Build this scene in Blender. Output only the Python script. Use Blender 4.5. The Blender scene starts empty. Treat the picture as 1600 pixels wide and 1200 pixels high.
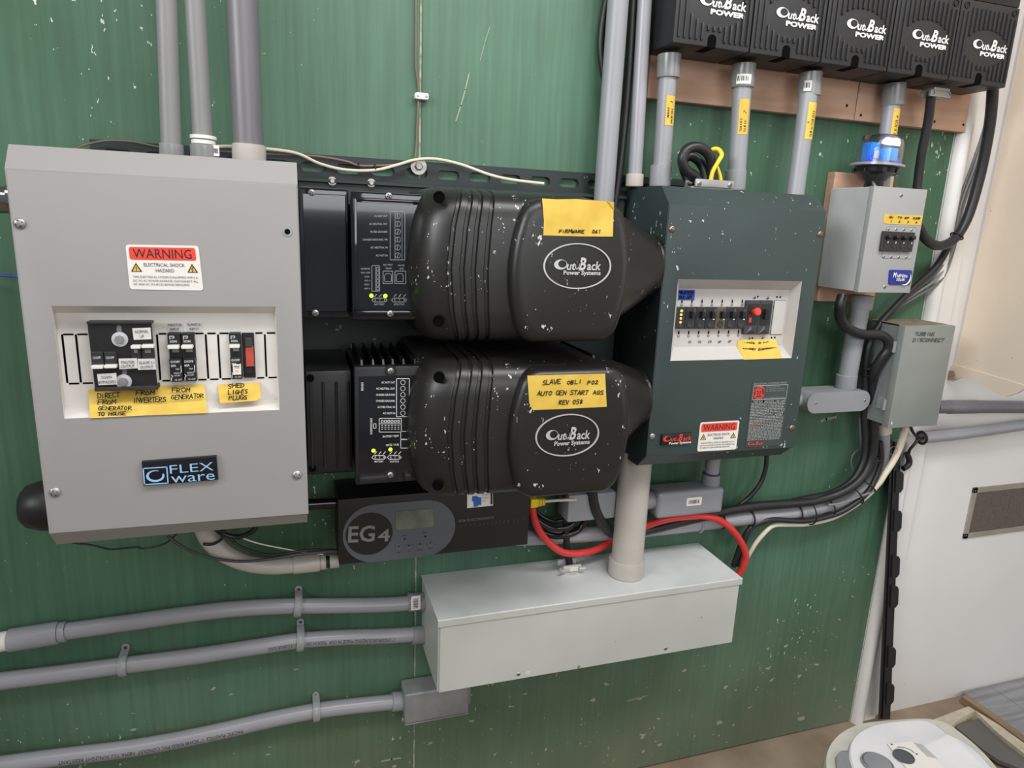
import bpy, bmesh, math, random
from mathutils import Vector, Matrix
random.seed(7)
PI = math.pi
SC = bpy.context.scene
COL = SC.collection

# ---------------------------------------------------------------- camera
FPX = 1067.54; CD = 1.16; CZ = 1.21
_ya, _pi, _ro = 0.318947559, 0.230579671, -0.0421284463
_cy, _sy, _cp, _sp = math.cos(_ya), math.sin(_ya), math.cos(_pi), math.sin(_pi)
FW = Vector((_sy*_cp, _cy*_cp, -_sp)); _r = Vector((_cy, -_sy, 0)); _d = FW.cross(_r)
RT = math.cos(_ro)*_r + math.sin(_ro)*_d; DN = -math.sin(_ro)*_r + math.cos(_ro)*_d
cam = bpy.data.objects.new('camera', bpy.data.cameras.new('camera'))
COL.objects.link(cam); SC.camera = cam
cam.data.sensor_width = 36; cam.data.lens = FPX/1600*36; cam.data.clip_start = .02
M = Matrix.Identity(4)
for i in range(3):
    M[i][0] = RT[i]; M[i][1] = -DN[i]; M[i][2] = -FW[i]
M[0][3], M[1][3], M[2][3] = 0, -CD, CZ
cam.matrix_world = M

# ---------------------------------------------------------------- light
W = bpy.data.worlds.new('world'); SC.world = W; W.use_nodes = True
bg = W.node_tree.nodes['Background']; bg.inputs[0].default_value = (1.0, 1.0, 1.0, 1); bg.inputs[1].default_value = .21
def area(name, loc, tgt, sx, sy, power, col=(1, .97, .93), spread=180):
    l = bpy.data.lights.new(name, 'AREA'); l.shape = 'RECTANGLE'; l.size = sx; l.size_y = sy
    l.energy = power; l.color = col; l.spread = math.radians(spread)
    o = bpy.data.objects.new(name, l); COL.objects.link(o); o.location = loc
    o.rotation_euler = (Vector(tgt)-Vector(loc)).to_track_quat('-Z', 'Y').to_euler()
    return o
area('ceiling_tube_light', (.9, -1.25, 2.6), (.6, 0, 1.1), 1.5, .4, 30, (1, .99, .98))
area('ceiling_tube_light', (-.3, -1.4, 2.6), (.2, 0, 1.6), 1.3, .4, 13, (1, .99, .98))
area('rear_fill_light', (.65, -3.2, 1.74), (.65, 0, 1.5), 1.7, 1.0, 24, (.98, .99, 1))  # unseen area light added behind the camera for lid reflections and frontal light
area('doorway_daylight', (3.2, -2.4, 1.4), (.9, 0, .7), 1.0, 1.9, 15, (1, .995, .99))
area('left_fill_light', (-2.3, -2.0, 2.25), (1.6, 0, 1.35), 1.5, .9, 9.5, (.98, .99, 1), 62)  # added fill from the left, spread narrowed to brighten only the right side
SC.view_settings.view_transform = 'Standard'; SC.view_settings.look = 'None'
SC.view_settings.exposure = 0.0; SC.view_settings.gamma = 1; SC.view_settings.use_curve_mapping = False

# ---------------------------------------------------------------- pixel helpers
def ray(px, py): return (px-800)*RT + (py-600)*DN + FPX*FW
def V(px, py, dep):
    v = ray(px, py); t = (CD-dep)/v.y
    return Vector((v.x*t, -dep, CZ+v.z*t))
def onz(px, py, z):
    v = ray(px, py); t = (z-CZ)/v.z
    return Vector((v.x*t, v.y*t-CD, z))
def hp(px, py, dep, half): return (V(px+half, py, dep)-V(px-half, py, dep)).length/2
def rp(px, py, dep, half, off=None):
    """radius of a tube whose outline is 2*half pixels wide across the picture"""
    d = (V(px, py, dep)-Vector((0, -CD, CZ))).dot(FW); o = (px-800) if off is None else off
    return half*d/FPX*FPX/math.hypot(FPX, o)
def rpy(px, py, dep, half): return rp(px, py, dep, half, py-600)

# ---------------------------------------------------------------- materials
def lin(c):
    return tuple(((v/255)/12.92 if v/255 <= .04045 else ((v/255+.055)/1.055)**2.4) for v in c)
MATS = {}
def mat(name, rgb, rough=.5, metal=0, var=.06, vscale=20, stretch=(1, 1, 1), bump=0, bscale=200, specks=0, sscale=60,
        srgb=(215, 212, 200), sstretch=(1, 1, .6), rgb2=None, emit=0, trans=0, alpha=1, coat=0, spec=.5, clump=3):
    if name in MATS: return MATS[name]
    m = bpy.data.materials.new(name); m.use_nodes = True; nt = m.node_tree; N = nt.nodes; L = nt.links
    b = N['Principled BSDF']; b.inputs['Roughness'].default_value = rough; b.inputs['Metallic'].default_value = metal
    b.inputs['Specular IOR Level'].default_value = spec
    c1 = lin(rgb); c2 = lin(rgb2) if rgb2 else tuple(x*(1-var*2.2) for x in c1)
    tc = N.new('ShaderNodeTexCoord'); mp = N.new('ShaderNodeMapping'); mp.inputs['Scale'].default_value = stretch
    L.new(tc.outputs['Object'], mp.inputs[0])
    no = N.new('ShaderNodeTexNoise'); no.inputs['Scale'].default_value = vscale; no.inputs['Detail'].default_value = 5
    L.new(mp.outputs[0], no.inputs['Vector'])
    rr = N.new('ShaderNodeMapRange'); rr.inputs[1].default_value = .35; rr.inputs[2].default_value = .68; L.new(no.outputs['Fac'], rr.inputs[0])
    mx = N.new('ShaderNodeMix'); mx.data_type = 'RGBA'; mx.inputs[6].default_value = (*c1, 1); mx.inputs[7].default_value = (*c2, 1)
    L.new(rr.outputs[0], mx.inputs[0]); out = mx.outputs[2]
    if specks:
        m2 = N.new('ShaderNodeMapping'); m2.inputs['Scale'].default_value = sstretch; L.new(tc.outputs['Object'], m2.inputs[0])
        n3 = N.new('ShaderNodeTexNoise'); n3.inputs['Scale'].default_value = sscale*1.6; L.new(m2.outputs[0], n3.inputs['Vector'])
        ad = N.new('ShaderNodeVectorMath'); ad.operation = 'MULTIPLY_ADD'; ad.inputs[1].default_value = (.014,)*3
        L.new(n3.outputs['Color'], ad.inputs[0]); L.new(m2.outputs[0], ad.inputs[2])
        vo = N.new('ShaderNodeTexVoronoi'); vo.inputs['Scale'].default_value = sscale; L.new(ad.outputs[0], vo.inputs['Vector'])
        sx = N.new('ShaderNodeSeparateColor'); L.new(vo.outputs['Color'], sx.inputs[0])
        n2 = N.new('ShaderNodeTexNoise'); n2.inputs['Scale'].default_value = clump; L.new(tc.outputs['Object'], n2.inputs['Vector'])
        # threshold: random cell value^k * clump noise
        pw = N.new('ShaderNodeMath'); pw.operation = 'POWER'; L.new(sx.outputs[0], pw.inputs[0]); pw.inputs[1].default_value = 6
        ml = N.new('ShaderNodeMath'); ml.operation = 'MULTIPLY'; L.new(pw.outputs[0], ml.inputs[0])
        cr = N.new('ShaderNodeMapRange'); cr.inputs[1].default_value = .4; cr.inputs[2].default_value = .7; L.new(n2.outputs['Fac'], cr.inputs[0])
        L.new(cr.outputs[0], ml.inputs[1])
        m3 = N.new('ShaderNodeMath'); m3.operation = 'MULTIPLY'; L.new(ml.outputs[0], m3.inputs[0]); m3.inputs[1].default_value = specks
        lt = N.new('ShaderNodeMath'); lt.operation = 'LESS_THAN'; L.new(vo.outputs['Distance'], lt.inputs[0]); L.new(m3.outputs[0], lt.inputs[1])
        mx2 = N.new('ShaderNodeMix'); mx2.data_type = 'RGBA'; mx2.inputs[7].default_value = (*lin(srgb), 1)
        L.new(out, mx2.inputs[6]); L.new(lt.outputs[0], mx2.inputs[0]); out = mx2.outputs[2]
    L.new(out, b.inputs['Base Color'])
    if bump:
        nb = N.new('ShaderNodeTexNoise'); nb.inputs['Scale'].default_value = bscale; nb.inputs['Detail'].default_value = 3
        L.new(mp.outputs[0], nb.inputs['Vector'])
        bp = N.new('ShaderNodeBump'); bp.inputs['Strength'].default_value = bump; bp.inputs['Distance'].default_value = .002
        L.new(nb.outputs['Fac'], bp.inputs['Height']); L.new(bp.outputs[0], b.inputs['Normal'])
    if emit:
        b.inputs['Emission Color'].default_value = (*c1, 1); b.inputs['Emission Strength'].default_value = emit
    if trans: b.inputs['Transmission Weight'].default_value = trans
    if alpha < 1: b.inputs['Alpha'].default_value = alpha
    if coat: b.inputs['Coat Weight'].default_value = coat
    MATS[name] = m; return m
green = mat('green_paint', (76, 112, 90), .5, var=.05, vscale=2.4, rgb2=(56, 90, 66), bump=0, specks=.44, sscale=125, clump=2.6, sstretch=(1, 1, .55), srgb=(196, 204, 186))
def green_extra(m):
    nt = m.node_tree; N = nt.nodes; L = nt.links; b = N['Principled BSDF']
    src = b.inputs['Base Color'].links[0].from_socket; tc = [n for n in N if n.type == 'TEX_COORD'][0]
    mp = N.new('ShaderNodeMapping'); mp.inputs['Scale'].default_value = (1, 1, .035); L.new(tc.outputs['Object'], mp.inputs[0])
    g = N.new('ShaderNodeTexNoise'); g.inputs['Scale'].default_value = 130; g.inputs['Detail'].default_value = 4; L.new(mp.outputs[0], g.inputs['Vector'])
    r = N.new('ShaderNodeMapRange'); r.inputs[1].default_value = .3; r.inputs[2].default_value = .7; r.inputs[3].default_value = .88; r.inputs[4].default_value = 1.13; L.new(g.outputs['Fac'], r.inputs[0])
    ml = N.new('ShaderNodeVectorMath'); ml.operation = 'SCALE'; L.new(src, ml.inputs[0]); L.new(r.outputs[0], ml.inputs['Scale'])
    bp = N.new('ShaderNodeBump'); bp.inputs['Strength'].default_value = .25; bp.inputs['Distance'].default_value = .0012; L.new(g.outputs['Fac'], bp.inputs['Height']); L.new(bp.outputs[0], b.inputs['Normal'])
    sep = N.new('ShaderNodeSeparateXYZ'); L.new(tc.outputs['Object'], sep.inputs[0])
    # grime rubbed into the foot of the sheet
    gz = N.new('ShaderNodeMapRange'); gz.inputs[1].default_value = -.86; gz.inputs[2].default_value = -1.34; L.new(sep.outputs['Z'], gz.inputs[0])
    n2 = N.new('ShaderNodeTexNoise'); n2.inputs['Scale'].default_value = 6; n2.inputs['Detail'].default_value = 6; L.new(tc.outputs['Object'], n2.inputs['Vector'])
    mm = N.new('ShaderNodeMath'); mm.operation = 'MULTIPLY'; L.new(gz.outputs[0], mm.inputs[0]); L.new(n2.outputs['Fac'], mm.inputs[1])
    mx = N.new('ShaderNodeMix'); mx.data_type = 'RGBA'; mx.inputs[7].default_value = (*lin((122, 122, 100)), 1); L.new(mm.outputs[0], mx.inputs[0]); L.new(ml.outputs[0], mx.inputs[6])
    # larger splashes of pale filler low down
    m2 = N.new('ShaderNodeMapping'); m2.inputs['Scale'].default_value = (1, 1, 1.6); m2.inputs['Location'].default_value = (3, 1, 2); L.new(tc.outputs['Object'], m2.inputs[0])
    w = N.new('ShaderNodeTexNoise'); w.inputs['Scale'].default_value = 60; L.new(m2.outputs[0], w.inputs['Vector'])
    ad = N.new('ShaderNodeVectorMath'); ad.operation = 'MULTIPLY_ADD'; ad.inputs[1].default_value = (.03, .03, .03); L.new(w.outputs['Color'], ad.inputs[0]); L.new(m2.outputs[0], ad.inputs[2])
    vo = N.new('ShaderNodeTexVoronoi'); vo.inputs['Scale'].default_value = 26; L.new(ad.outputs[0], vo.inputs['Vector'])
    sc = N.new('ShaderNodeSeparateColor'); L.new(vo.outputs['Color'], sc.inputs[0])
    pw = N.new('ShaderNodeMath'); pw.operation = 'POWER'; pw.inputs[1].default_value = 5; L.new(sc.outputs[1], pw.inputs[0])
    gz2 = N.new('ShaderNodeMapRange'); gz2.inputs[1].default_value = -.55; gz2.inputs[2].default_value = -1.3; gz2.inputs[3].default_value = .10; gz2.inputs[4].default_value = .44; L.new(sep.outputs['Z'], gz2.inputs[0])
    m4 = N.new('ShaderNodeMath'); m4.operation = 'MULTIPLY'; L.new(pw.outputs[0], m4.inputs[0]); L.new(gz2.outputs[0], m4.inputs[1])
    lt = N.new('ShaderNodeMath'); lt.operation = 'LESS_THAN'; L.new(vo.outputs['Distance'], lt.inputs[0]); L.new(m4.outputs[0], lt.inputs[1])
    m5 = N.new('ShaderNodeMath'); m5.operation = 'MULTIPLY'; m5.inputs[1].default_value = .75; L.new(lt.outputs[0], m5.inputs[0])
    mz = N.new('ShaderNodeMix'); mz.data_type = 'RGBA'; mz.inputs[7].default_value = (*lin((172, 166, 144)), 1); L.new(m5.outputs[0], mz.inputs[0]); L.new(mx.outputs[2], mz.inputs[6])
    L.new(mz.outputs[2], b.inputs['Base Color'])
green_extra(green)
seam_m = mat('seam_cream', (176, 176, 152), .8, vscale=60, rgb2=(90, 118, 98))
pgrey = mat('panel_grey', (150, 147, 145), .42, var=.03, vscale=4, specks=.22, sscale=30, bump=.05, bscale=700)
pinner = mat('panel_white', (222, 218, 213), .5, var=.02)
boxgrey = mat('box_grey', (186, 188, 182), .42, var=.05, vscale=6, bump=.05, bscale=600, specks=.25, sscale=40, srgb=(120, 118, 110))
boxtop = mat('box_top_lightened', (206, 210, 208), .45, var=.09, vscale=9, specks=.4, sscale=38, srgb=(84, 86, 82))  # lid paled in colour to make up for overhead light blocked above it
pvc = mat('pvc_grey', (150, 150, 151), .38, var=.04, vscale=9)
pvcd = mat('pvc_dark', (110, 108, 112), .38, var=.06, vscale=12, stretch=(3, 3, .5), specks=.22, sscale=40)
pvcn = mat('pvc_neutral', (126, 126, 124), .45, var=.03, vscale=9)
pvcl = mat('pvc_light', (144, 146, 150), .4, var=.04, vscale=9)
pvcw = mat('pvc_whitish', (188, 182, 174), .42, var=.09, vscale=9)
pvcb = mat('pvc_long_run', (150, 150, 155), .33, var=.05, vscale=10, specks=.2, sscale=30)
fit = mat('fitting_grey', (138, 140, 140), .25, var=.1, vscale=30)
white = mat('white_plastic', (224, 221, 214), .45, var=.03)
dgreen = mat('dark_green_metal', (52, 66, 64), .42, var=.08, vscale=6, specks=.43, sscale=125, srgb=(180, 190, 186), clump=5)
plate_m = mat('plate_green_black', (32, 44, 42), .5, var=.12, vscale=14, specks=.34, sscale=130, srgb=(150, 148, 138))
blk = mat('black_plastic', (32, 31, 30), .36, var=.1, vscale=6, specks=.48, sscale=165, srgb=(190, 188, 182), bump=.05, bscale=900, clump=11)
blk2 = mat('black_plastic_clean', (29, 29, 30), .42, var=.08)
blkcc = mat('controller_black', (38, 38, 40), .48, var=.06)
blkg = mat('black_gloss', (20, 22, 28), .08, var=.1, coat=.6)
blkm = mat('black_matte', (20, 20, 21), .6)
rubber = mat('cable_black', (34, 34, 36), .42, var=.1, vscale=30)
steel = mat('steel', (176, 174, 170), .42, metal=.7, var=.1)
darkhole = mat('dark_hole', (6, 6, 6), .9, spec=.08)
yel = mat('yellow_tape', (216, 184, 80), .6, var=.08, vscale=40, rgb2=(204, 168, 62))
blu = mat('blue_tape', (28, 78, 190), .55, var=.08)
ink = mat('ink', (34, 30, 30), .7, var=0)
inkb = mat('pale_pencil', (92, 98, 92), .7)
wht = mat('white_print', (222, 222, 220), .5, var=0)
gryp = mat('grey_print', (150, 152, 152), .5)
silv = mat('silver_logo', (198, 198, 196), .35, metal=.3)
redp = mat('red_print', (226, 66, 52), .5, var=.02)
lblw = mat('label_white', (226, 222, 216), .5, var=.02)
wood = mat('reddish_plywood', (204, 168, 144), .65, var=.1, vscale=9, stretch=(1, 1, 7), rgb2=(192, 152, 126), bump=.1, bscale=60)
redc = mat('red_cable', (214, 56, 54), .38, var=.03)
yelc = mat('yellow_wire', (244, 214, 46), .4)
crm = mat('cream_cable', (214, 204, 184), .5, var=.06)
brn = mat('brown_cable', (112, 92, 82), .5)
gcab = mat('grey_cable', (104, 104, 104), .45)
led = mat('led_green', (150, 255, 30), emit=4)
ledo = mat('led_orange', (255, 176, 90), emit=1.3)
ledoff = mat('led_off', (90, 60, 40))
wallw = mat('white_wall_paint', (224, 221, 218), .55, var=.03, vscale=2.5, specks=.2, sscale=20, srgb=(150, 140, 130))
tan = mat('tan_board', (238, 222, 202), .65, var=.05, vscale=3, specks=.16, sscale=60, srgb=(90, 70, 55))
floor_m = mat('floor_stained', (158, 142, 122), .75, var=.16, vscale=6, rgb2=(124, 104, 84), bump=.2, bscale=30)
chrg = mat('charger_black', (27, 26, 26), .5, var=.05)
chrgp = mat('charger_grey', (92, 96, 102), .4, var=.1, vscale=4)

# ---------------------------------------------------------------- mesh builder
def frame(t):
    t = t.normalized(); a = Vector((0, 0, 1)) if abs(t.z) < .9 else Vector((1, 0, 0))
    n = t.cross(a).normalized(); return n, t.cross(n).normalized()
def spline(pts, n=8):
    P = [Vector(p) for p in pts]
    if len(P) < 3: return P
    o = []
    for i in range(len(P)-1):
        p0 = P[max(i-1, 0)]; p1 = P[i]; p2 = P[i+1]; p3 = P[min(i+2, len(P)-1)]
        for k in range(n):
            t = k/n
            o.append(.5*((2*p1)+(p2-p0)*t+(2*p0-5*p1+4*p2-p3)*t*t+(3*p1-p0-3*p2+p3)*t**3))
    o.append(P[-1]); return o
ORG = {}
class MB:
    def __init__(s): s.bm = bmesh.new(); s.mi = 0
    def _f(s, vs):
        try: f = s.bm.faces.new(vs); f.material_index = s.mi; return f
        except ValueError: return None
    def box(s, a, b, bev=0, seg=2):
        lo = [min(a[i], b[i]) for i in range(3)]; hi = [max(a[i], b[i]) for i in range(3)]
        v = [s.bm.verts.new((hi[0] if i & 1 else lo[0], hi[1] if i & 2 else lo[1], hi[2] if i & 4 else lo[2])) for i in range(8)]
        fs = [s._f([v[j] for j in q]) for q in ((0, 4, 6, 2), (1, 3, 7, 5), (0, 1, 5, 4), (2, 6, 7, 3), (0, 2, 3, 1), (4, 5, 7, 6))]
        if bev: bmesh.ops.bevel(s.bm, geom=list({e for f in fs for e in f.edges}), offset=bev, segments=seg, affect='EDGES', profile=.6)
        return s
    def hull(s, pts, faces):
        v = [s.bm.verts.new(p) for p in pts]
        for q in faces: s._f([v[i] for i in q])
        return s
    def poly(s, pts, ext, bev=0, seg=2):
        """polygon pts (front) extruded by vector ext to the back"""
        ext = Vector(ext); n = len(pts)
        f = [s.bm.verts.new(p) for p in pts]; b = [s.bm.verts.new(Vector(p)+ext) for p in pts]
        ff = s._f(f); s._f(b[::-1])
        for i in range(n): s._f([f[(i+1) % n], f[i], b[i], b[(i+1) % n]])
        if bev and ff: bmesh.ops.bevel(s.bm, geom=list(ff.edges), offset=bev, segments=seg, affect='EDGES', profile=.5)
        return s
    def tube(s, pts, r, seg=12, smooth=True, caps=True, n=8, flat=None):
        P = spline(pts, n) if smooth else [Vector(p) for p in pts]
        R = r if callable(r) else (lambda t: r)
        rings = []; nn = None
        for i, p in enumerate(P):
            t = (P[min(i+1, len(P)-1)]-P[max(i-1, 0)]).normalized()
            if nn is None: nn, bb = frame(t)
            else: nn = (nn-t*nn.dot(t)).normalized(); bb = t.cross(nn)
            rr = R(i/(len(P)-1))
            rings.append([s.bm.verts.new(p+nn*rr*math.cos(2*PI*k/seg)+bb*rr*math.sin(2*PI*k/seg)) for k in range(seg)])
        for a, b in zip(rings, rings[1:]):
            for k in range(seg): s._f([a[k], a[(k+1) % seg], b[(k+1) % seg], b[k]])
        if caps: s._f(rings[0][::-1]); s._f(rings[-1])
        return s
    def lathe(s, p, ax, prof, seg=24):
        p = Vector(p); ax = Vector(ax).normalized(); n, b = frame(ax); rings = []
        for r, h in prof:
            rings.append([s.bm.verts.new(p+ax*h+n*r*math.cos(2*PI*k/seg)+b*r*math.sin(2*PI*k/seg)) for k in range(seg)] if r > 1e-6 else [s.bm.verts.new(p+ax*h)])
        for a, c in zip(rings, rings[1:]):
            for k in range(seg):
                if len(a) == 1 and len(c) > 1: s._f([a[0], c[(k+1) % seg], c[k]])
                elif len(c) == 1 and len(a) > 1: s._f([a[k], a[(k+1) % seg], c[0]])
                elif len(a) > 1: s._f([a[k], a[(k+1) % seg], c[(k+1) % seg], c[k]])
        if len(rings[0]) > 1: s._f(rings[0][::-1])
        if len(rings[-1]) > 1: s._f(rings[-1])
        return s
    def loft(s, rings, caps=True):
        R = [[s.bm.verts.new(p) for p in r] for r in rings]; n = len(R[0])
        for a, b in zip(R, R[1:]):
            for k in range(n): s._f([a[k], a[(k+1) % n], b[(k+1) % n], b[k]])
        if caps: s._f(R[0][::-1]); s._f(R[-1])
        return s
    def ribbon(s, pts, w, mp=lambda u, v: Vector((u, 0, v))):
        """flat stroke with round joints in a 2D chart mp(u, v)"""
        for (a, b) in zip(pts, pts[1:]):
            dx, dy = b[0]-a[0], b[1]-a[1]; l = math.hypot(dx, dy) or 1
            nx, ny = -dy/l*w/2, dx/l*w/2
            s._f([s.bm.verts.new(mp(x, y)) for x, y in ((a[0]+nx, a[1]+ny), (a[0]-nx, a[1]-ny), (b[0]-nx, b[1]-ny), (b[0]+nx, b[1]+ny))])
        for a in pts:
            s._f([s.bm.verts.new(mp(a[0]+w/2*math.cos(k*PI/3), a[1]+w/2*math.sin(k*PI/3))) for k in range(6)])
        return s
    def done(s, name, mats, parent=None, label=None, cat=None, group=None, kind=None, sharp=35):
        bm = s.bm; bmesh.ops.recalc_face_normals(bm, faces=bm.faces)
        me = bpy.data.meshes.new(name)
        if parent: org = ORG[parent.name]
        else:
            vs = [v.co for v in bm.verts]
            org = Vector([(min(v[i] for v in vs)+max(v[i] for v in vs))/2 for i in range(3)])
        bmesh.ops.translate(bm, verts=bm.verts, vec=-org)
        for f in bm.faces: f.smooth = True
        bm.to_mesh(me); bm.free()
        me.set_sharp_from_angle(angle=math.radians(sharp))
        for m in (mats if isinstance(mats, (list, tuple)) else [mats]): me.materials.append(m)
        o = bpy.data.objects.new(name, me); COL.objects.link(o)
        if parent: o.parent = parent
        else: o.location = org
        ORG[o.name] = org
        return tag(o, label, cat, group, kind)
def tag(o, label=None, cat=None, group=None, kind=None):
    for k, v in (('label', label), ('category', cat), ('group', group), ('kind', kind)):
        if v: o[k] = v
    return o
def thing(name, loc, label, cat, group=None, kind=None):
    o = bpy.data.objects.new(name, None); COL.objects.link(o); o.location = loc; o.empty_display_size = .02
    ORG[o.name] = Vector(loc)
    return tag(o, label, cat, group, kind)
def copy_part(src, parent, off):
    """copy a part and its sub-parts under another thing, shifted by off in world space"""
    c = src.copy(); COL.objects.link(c); c.parent = parent
    c.location = Vector(src.location)+Vector(off)
    ORG[c.name] = ORG[parent.name]-Vector(c.location)*0
    return c

def rrect(x0, z0, x1, z1, r, y, n=4):
    pts = []
    for cx, cz, a0 in ((x1-r, z1-r, 0), (x0+r, z1-r, 90), (x0+r, z0+r, 180), (x1-r, z0+r, 270)):
        for k in range(n+1):
            a = math.radians(a0+90*k/n); pts.append(Vector((cx+r*math.cos(a), y, cz+r*math.sin(a))))
    return pts
def ellipse(c, rx, rz, n=40, a0=0): return [Vector((c[0]+rx*math.cos(a0+2*PI*k/n), c[1], c[2]+rz*math.sin(a0+2*PI*k/n))) for k in range(n)]
def quad(x0, y0, x1, y1, dep, x0b=None, y1b=None):
    """axis-aligned rectangle whose centre lines pass through these pixel bounds"""
    xm, ym = (x0+x1)/2, (y0+y1)/2
    return V(x0, ym, dep).x, V(xm, y1, dep).z, V(x1, ym, dep).x, V(xm, y0, dep).z     # X0 Z0 X1 Z1
def pxpoly(pts, dep): return [V(x, y, dep) for x, y in pts]

# ---------------------------------------------------------------- lettering
_h = None
def _font(sx, off=0, sp=1.0, shear=0):
    c = bpy.data.curves.new('t', 'FONT'); c.body = sx; c.size = 1; c.offset = off; c.space_character = sp; c.shear = shear; c.resolution_u = 2
    o = bpy.data.objects.new('t', c); me = bpy.data.meshes.new_from_object(o)
    vs = [(v.co.x, v.co.y) for v in me.vertices]; fs = [tuple(p.vertices) for p in me.polygons]
    bpy.data.objects.remove(o); bpy.data.curves.remove(c); bpy.data.meshes.remove(me)
    return vs, fs
_hv = _font('H')[0]; CAP = max(v[1] for v in _hv)
def text_into(mb, s, L, H, mp, off=0, shear=0, sp=1.0, x0=0, y0=0):
    vs, fs = _font(s, off, sp, shear)
    if not vs: return
    a = min(v[0] for v in vs); b = max(v[0] for v in vs); kx = L/(b-a); ky = H/CAP
    bv = [mb.bm.verts.new(mp(x0+(x-a)*kx, y0+y*ky)) for x, y in vs]
    for f in fs: mb._f([bv[i] for i in f])
def chart(A, B, lift=.0006):
    A = Vector(A); B = Vector(B); u = (B-A).normalized(); n = Vector((0, -1, 0)); v = u.cross(n)*-1
    if v.z < 0: v = -v
    return (lambda x, y: A+u*x+v*y+n*lift), (B-A).length
def T(s, a, b, dep, hpx, m, parent, name='lettering', off=0, shear=0, sp=1.0, lift=.0006, label=None, ext=0):
    """printed line: baseline from pixel a to pixel b on the plane dep"""
    A, B = V(*a, dep), V(*b, dep); mp, L = chart(A, B, lift)
    H = (V(a[0], a[1]-hpx, dep)-A).length; mb = MB(); text_into(mb, s, L, H, mp, off, shear, sp)
    if ext:
        r = bmesh.ops.extrude_face_region(mb.bm, geom=list(mb.bm.faces))
        bmesh.ops.translate(mb.bm, verts=[g for g in r['geom'] if isinstance(g, bmesh.types.BMVert)], vec=(0, -ext, 0))
    return mb.done(name, m, parent, label)
def TL(lines, dep, m, parent, name='lettering', off=0, lift=.0006, label=None):
    """many printed lines in one mesh: (s, a, b, hpx)"""
    mb = MB()
    for q in lines:
        s, a, b, h = q[:4]; A, B = V(*a, dep), V(*b, dep); mp, L = chart(A, B, lift)
        text_into(mb, s, L, (V(a[0], a[1]-h, dep)-A).length, mp, off)
    return mb.done(name, m, parent, label)
G = {'A': '0,0 2,6 4,0|.8,2 3.3,2', 'B': '0,0 0,6 2.8,5.8 3,4 .2,3.2 3.6,2 3.2,.2 0,0', 'C': '4,5 2,6 .2,4 .2,1.5 2,0 4,.8', 'D': '0,0 0,6 2.6,5.4 4,3 2.6,.4 0,0',
     'E': '4,6 0,6 0,0 4,0|0,3 3,3.2', 'F': '4,6 0,6 0,0|0,3 3,3', 'G': '4,5 2,6 .2,4 .2,1.5 2,0 4,1 4,2.8 2.2,2.8', 'H': '0,0 0,6|4,0 4,6|0,3 4,3.2', 'I': '2,0 2,6',
     'J': '3,6 3,1 1.6,0 .2,1', 'K': '0,0 0,6|4,6 0,2.6|1.2,3.4 4,0', 'L': '0,6 0,0 3.6,.1', 'M': '0,0 .3,6 2,2.4 3.8,6 4,0', 'N': '0,0 .2,6 3.8,0 4,6', 'O': '2,0 .2,1.6 .2,4.4 2,6 3.8,4.4 3.8,1.6 2,0',
     'P': '0,0 0,6 3.2,5.6 3.4,3.6 0,3', 'R': '0,0 0,6 3.2,5.6 3.4,3.8 0,3 4,0', 'S': '3.8,5.4 2,6 .3,4.8 1,3.4 3.4,2.4 3.6,.8 2,0 .1,.7', 'T': '2,0 2,6|0,6 4,6', 'U': '0,6 .1,1 2,0 3.8,1 4,6',
     'V': '0,6 2,0 4,6', 'W': '0,6 1,0 2,4 3,0 4,6', 'X': '0,0 4,6|0,6 4,0', 'Y': '0,6 2,3 4,6|2,3 2,0', 'Z': '0,6 4,6 0,0 4,0', '0': '2,0 .4,1.6 .4,4.4 2,6 3.6,4.4 3.6,1.6 2,0', '1': '1,5 2,6 2,0',
     '2': '.3,5 2,6 3.6,4.8 .2,0 4,.2', '3': '.3,6 3.6,5.6 1.8,3.4 3.6,1.8 2,0 .2,.6', '4': '3,0 3,6 .2,2 4,2', '5': '3.6,6 .6,6 .5,3.4 3,3.4 3.6,1.6 2,0 .2,.4', '6': '3,6 .6,3 .5,1 2,0 3.5,1 3,2.8 .6,2.4', '8': '2,3 .6,4.4 2,6 3.4,4.4 .6,1.6 2,0 3.4,1.6 2,3'}
def hand_into(mb, s, L, H, mp, w, y0=0, x0=0, jit=.12):
    n = len(s); cw = L/(n*5-1)
    for i, ch in enumerate(s):
        if ch not in G: continue
        k = H/6; jx = random.uniform(-.4, .4); jy = random.uniform(-.5, .5); ks = random.uniform(.9, 1.12)
        for st in G[ch].split('|'):
            pts = [tuple(map(float, q.split(','))) for q in st.split()]
            mb.ribbon([(x0+(i*5+x*ks+jx+y*.12+random.uniform(-jit, jit))*cw, y0+(y*ks+jy+random.uniform(-jit, jit))*k) for x, y in pts], w, mp)
def hand(lines, dep, m, parent, wpx=1.8, lift=.0008, name='handwriting'):
    mb = MB()
    for s, a, b, h in lines:
        A, B = V(*a, dep), V(*b, dep); mp, L = chart(A, B, lift)
        H = (V(a[0], a[1]-h, dep)-A).length
        hand_into(mb, s, L, H, mp, hp(*a, dep, wpx/2)*2)
    return mb.done(name, m, parent)

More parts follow.
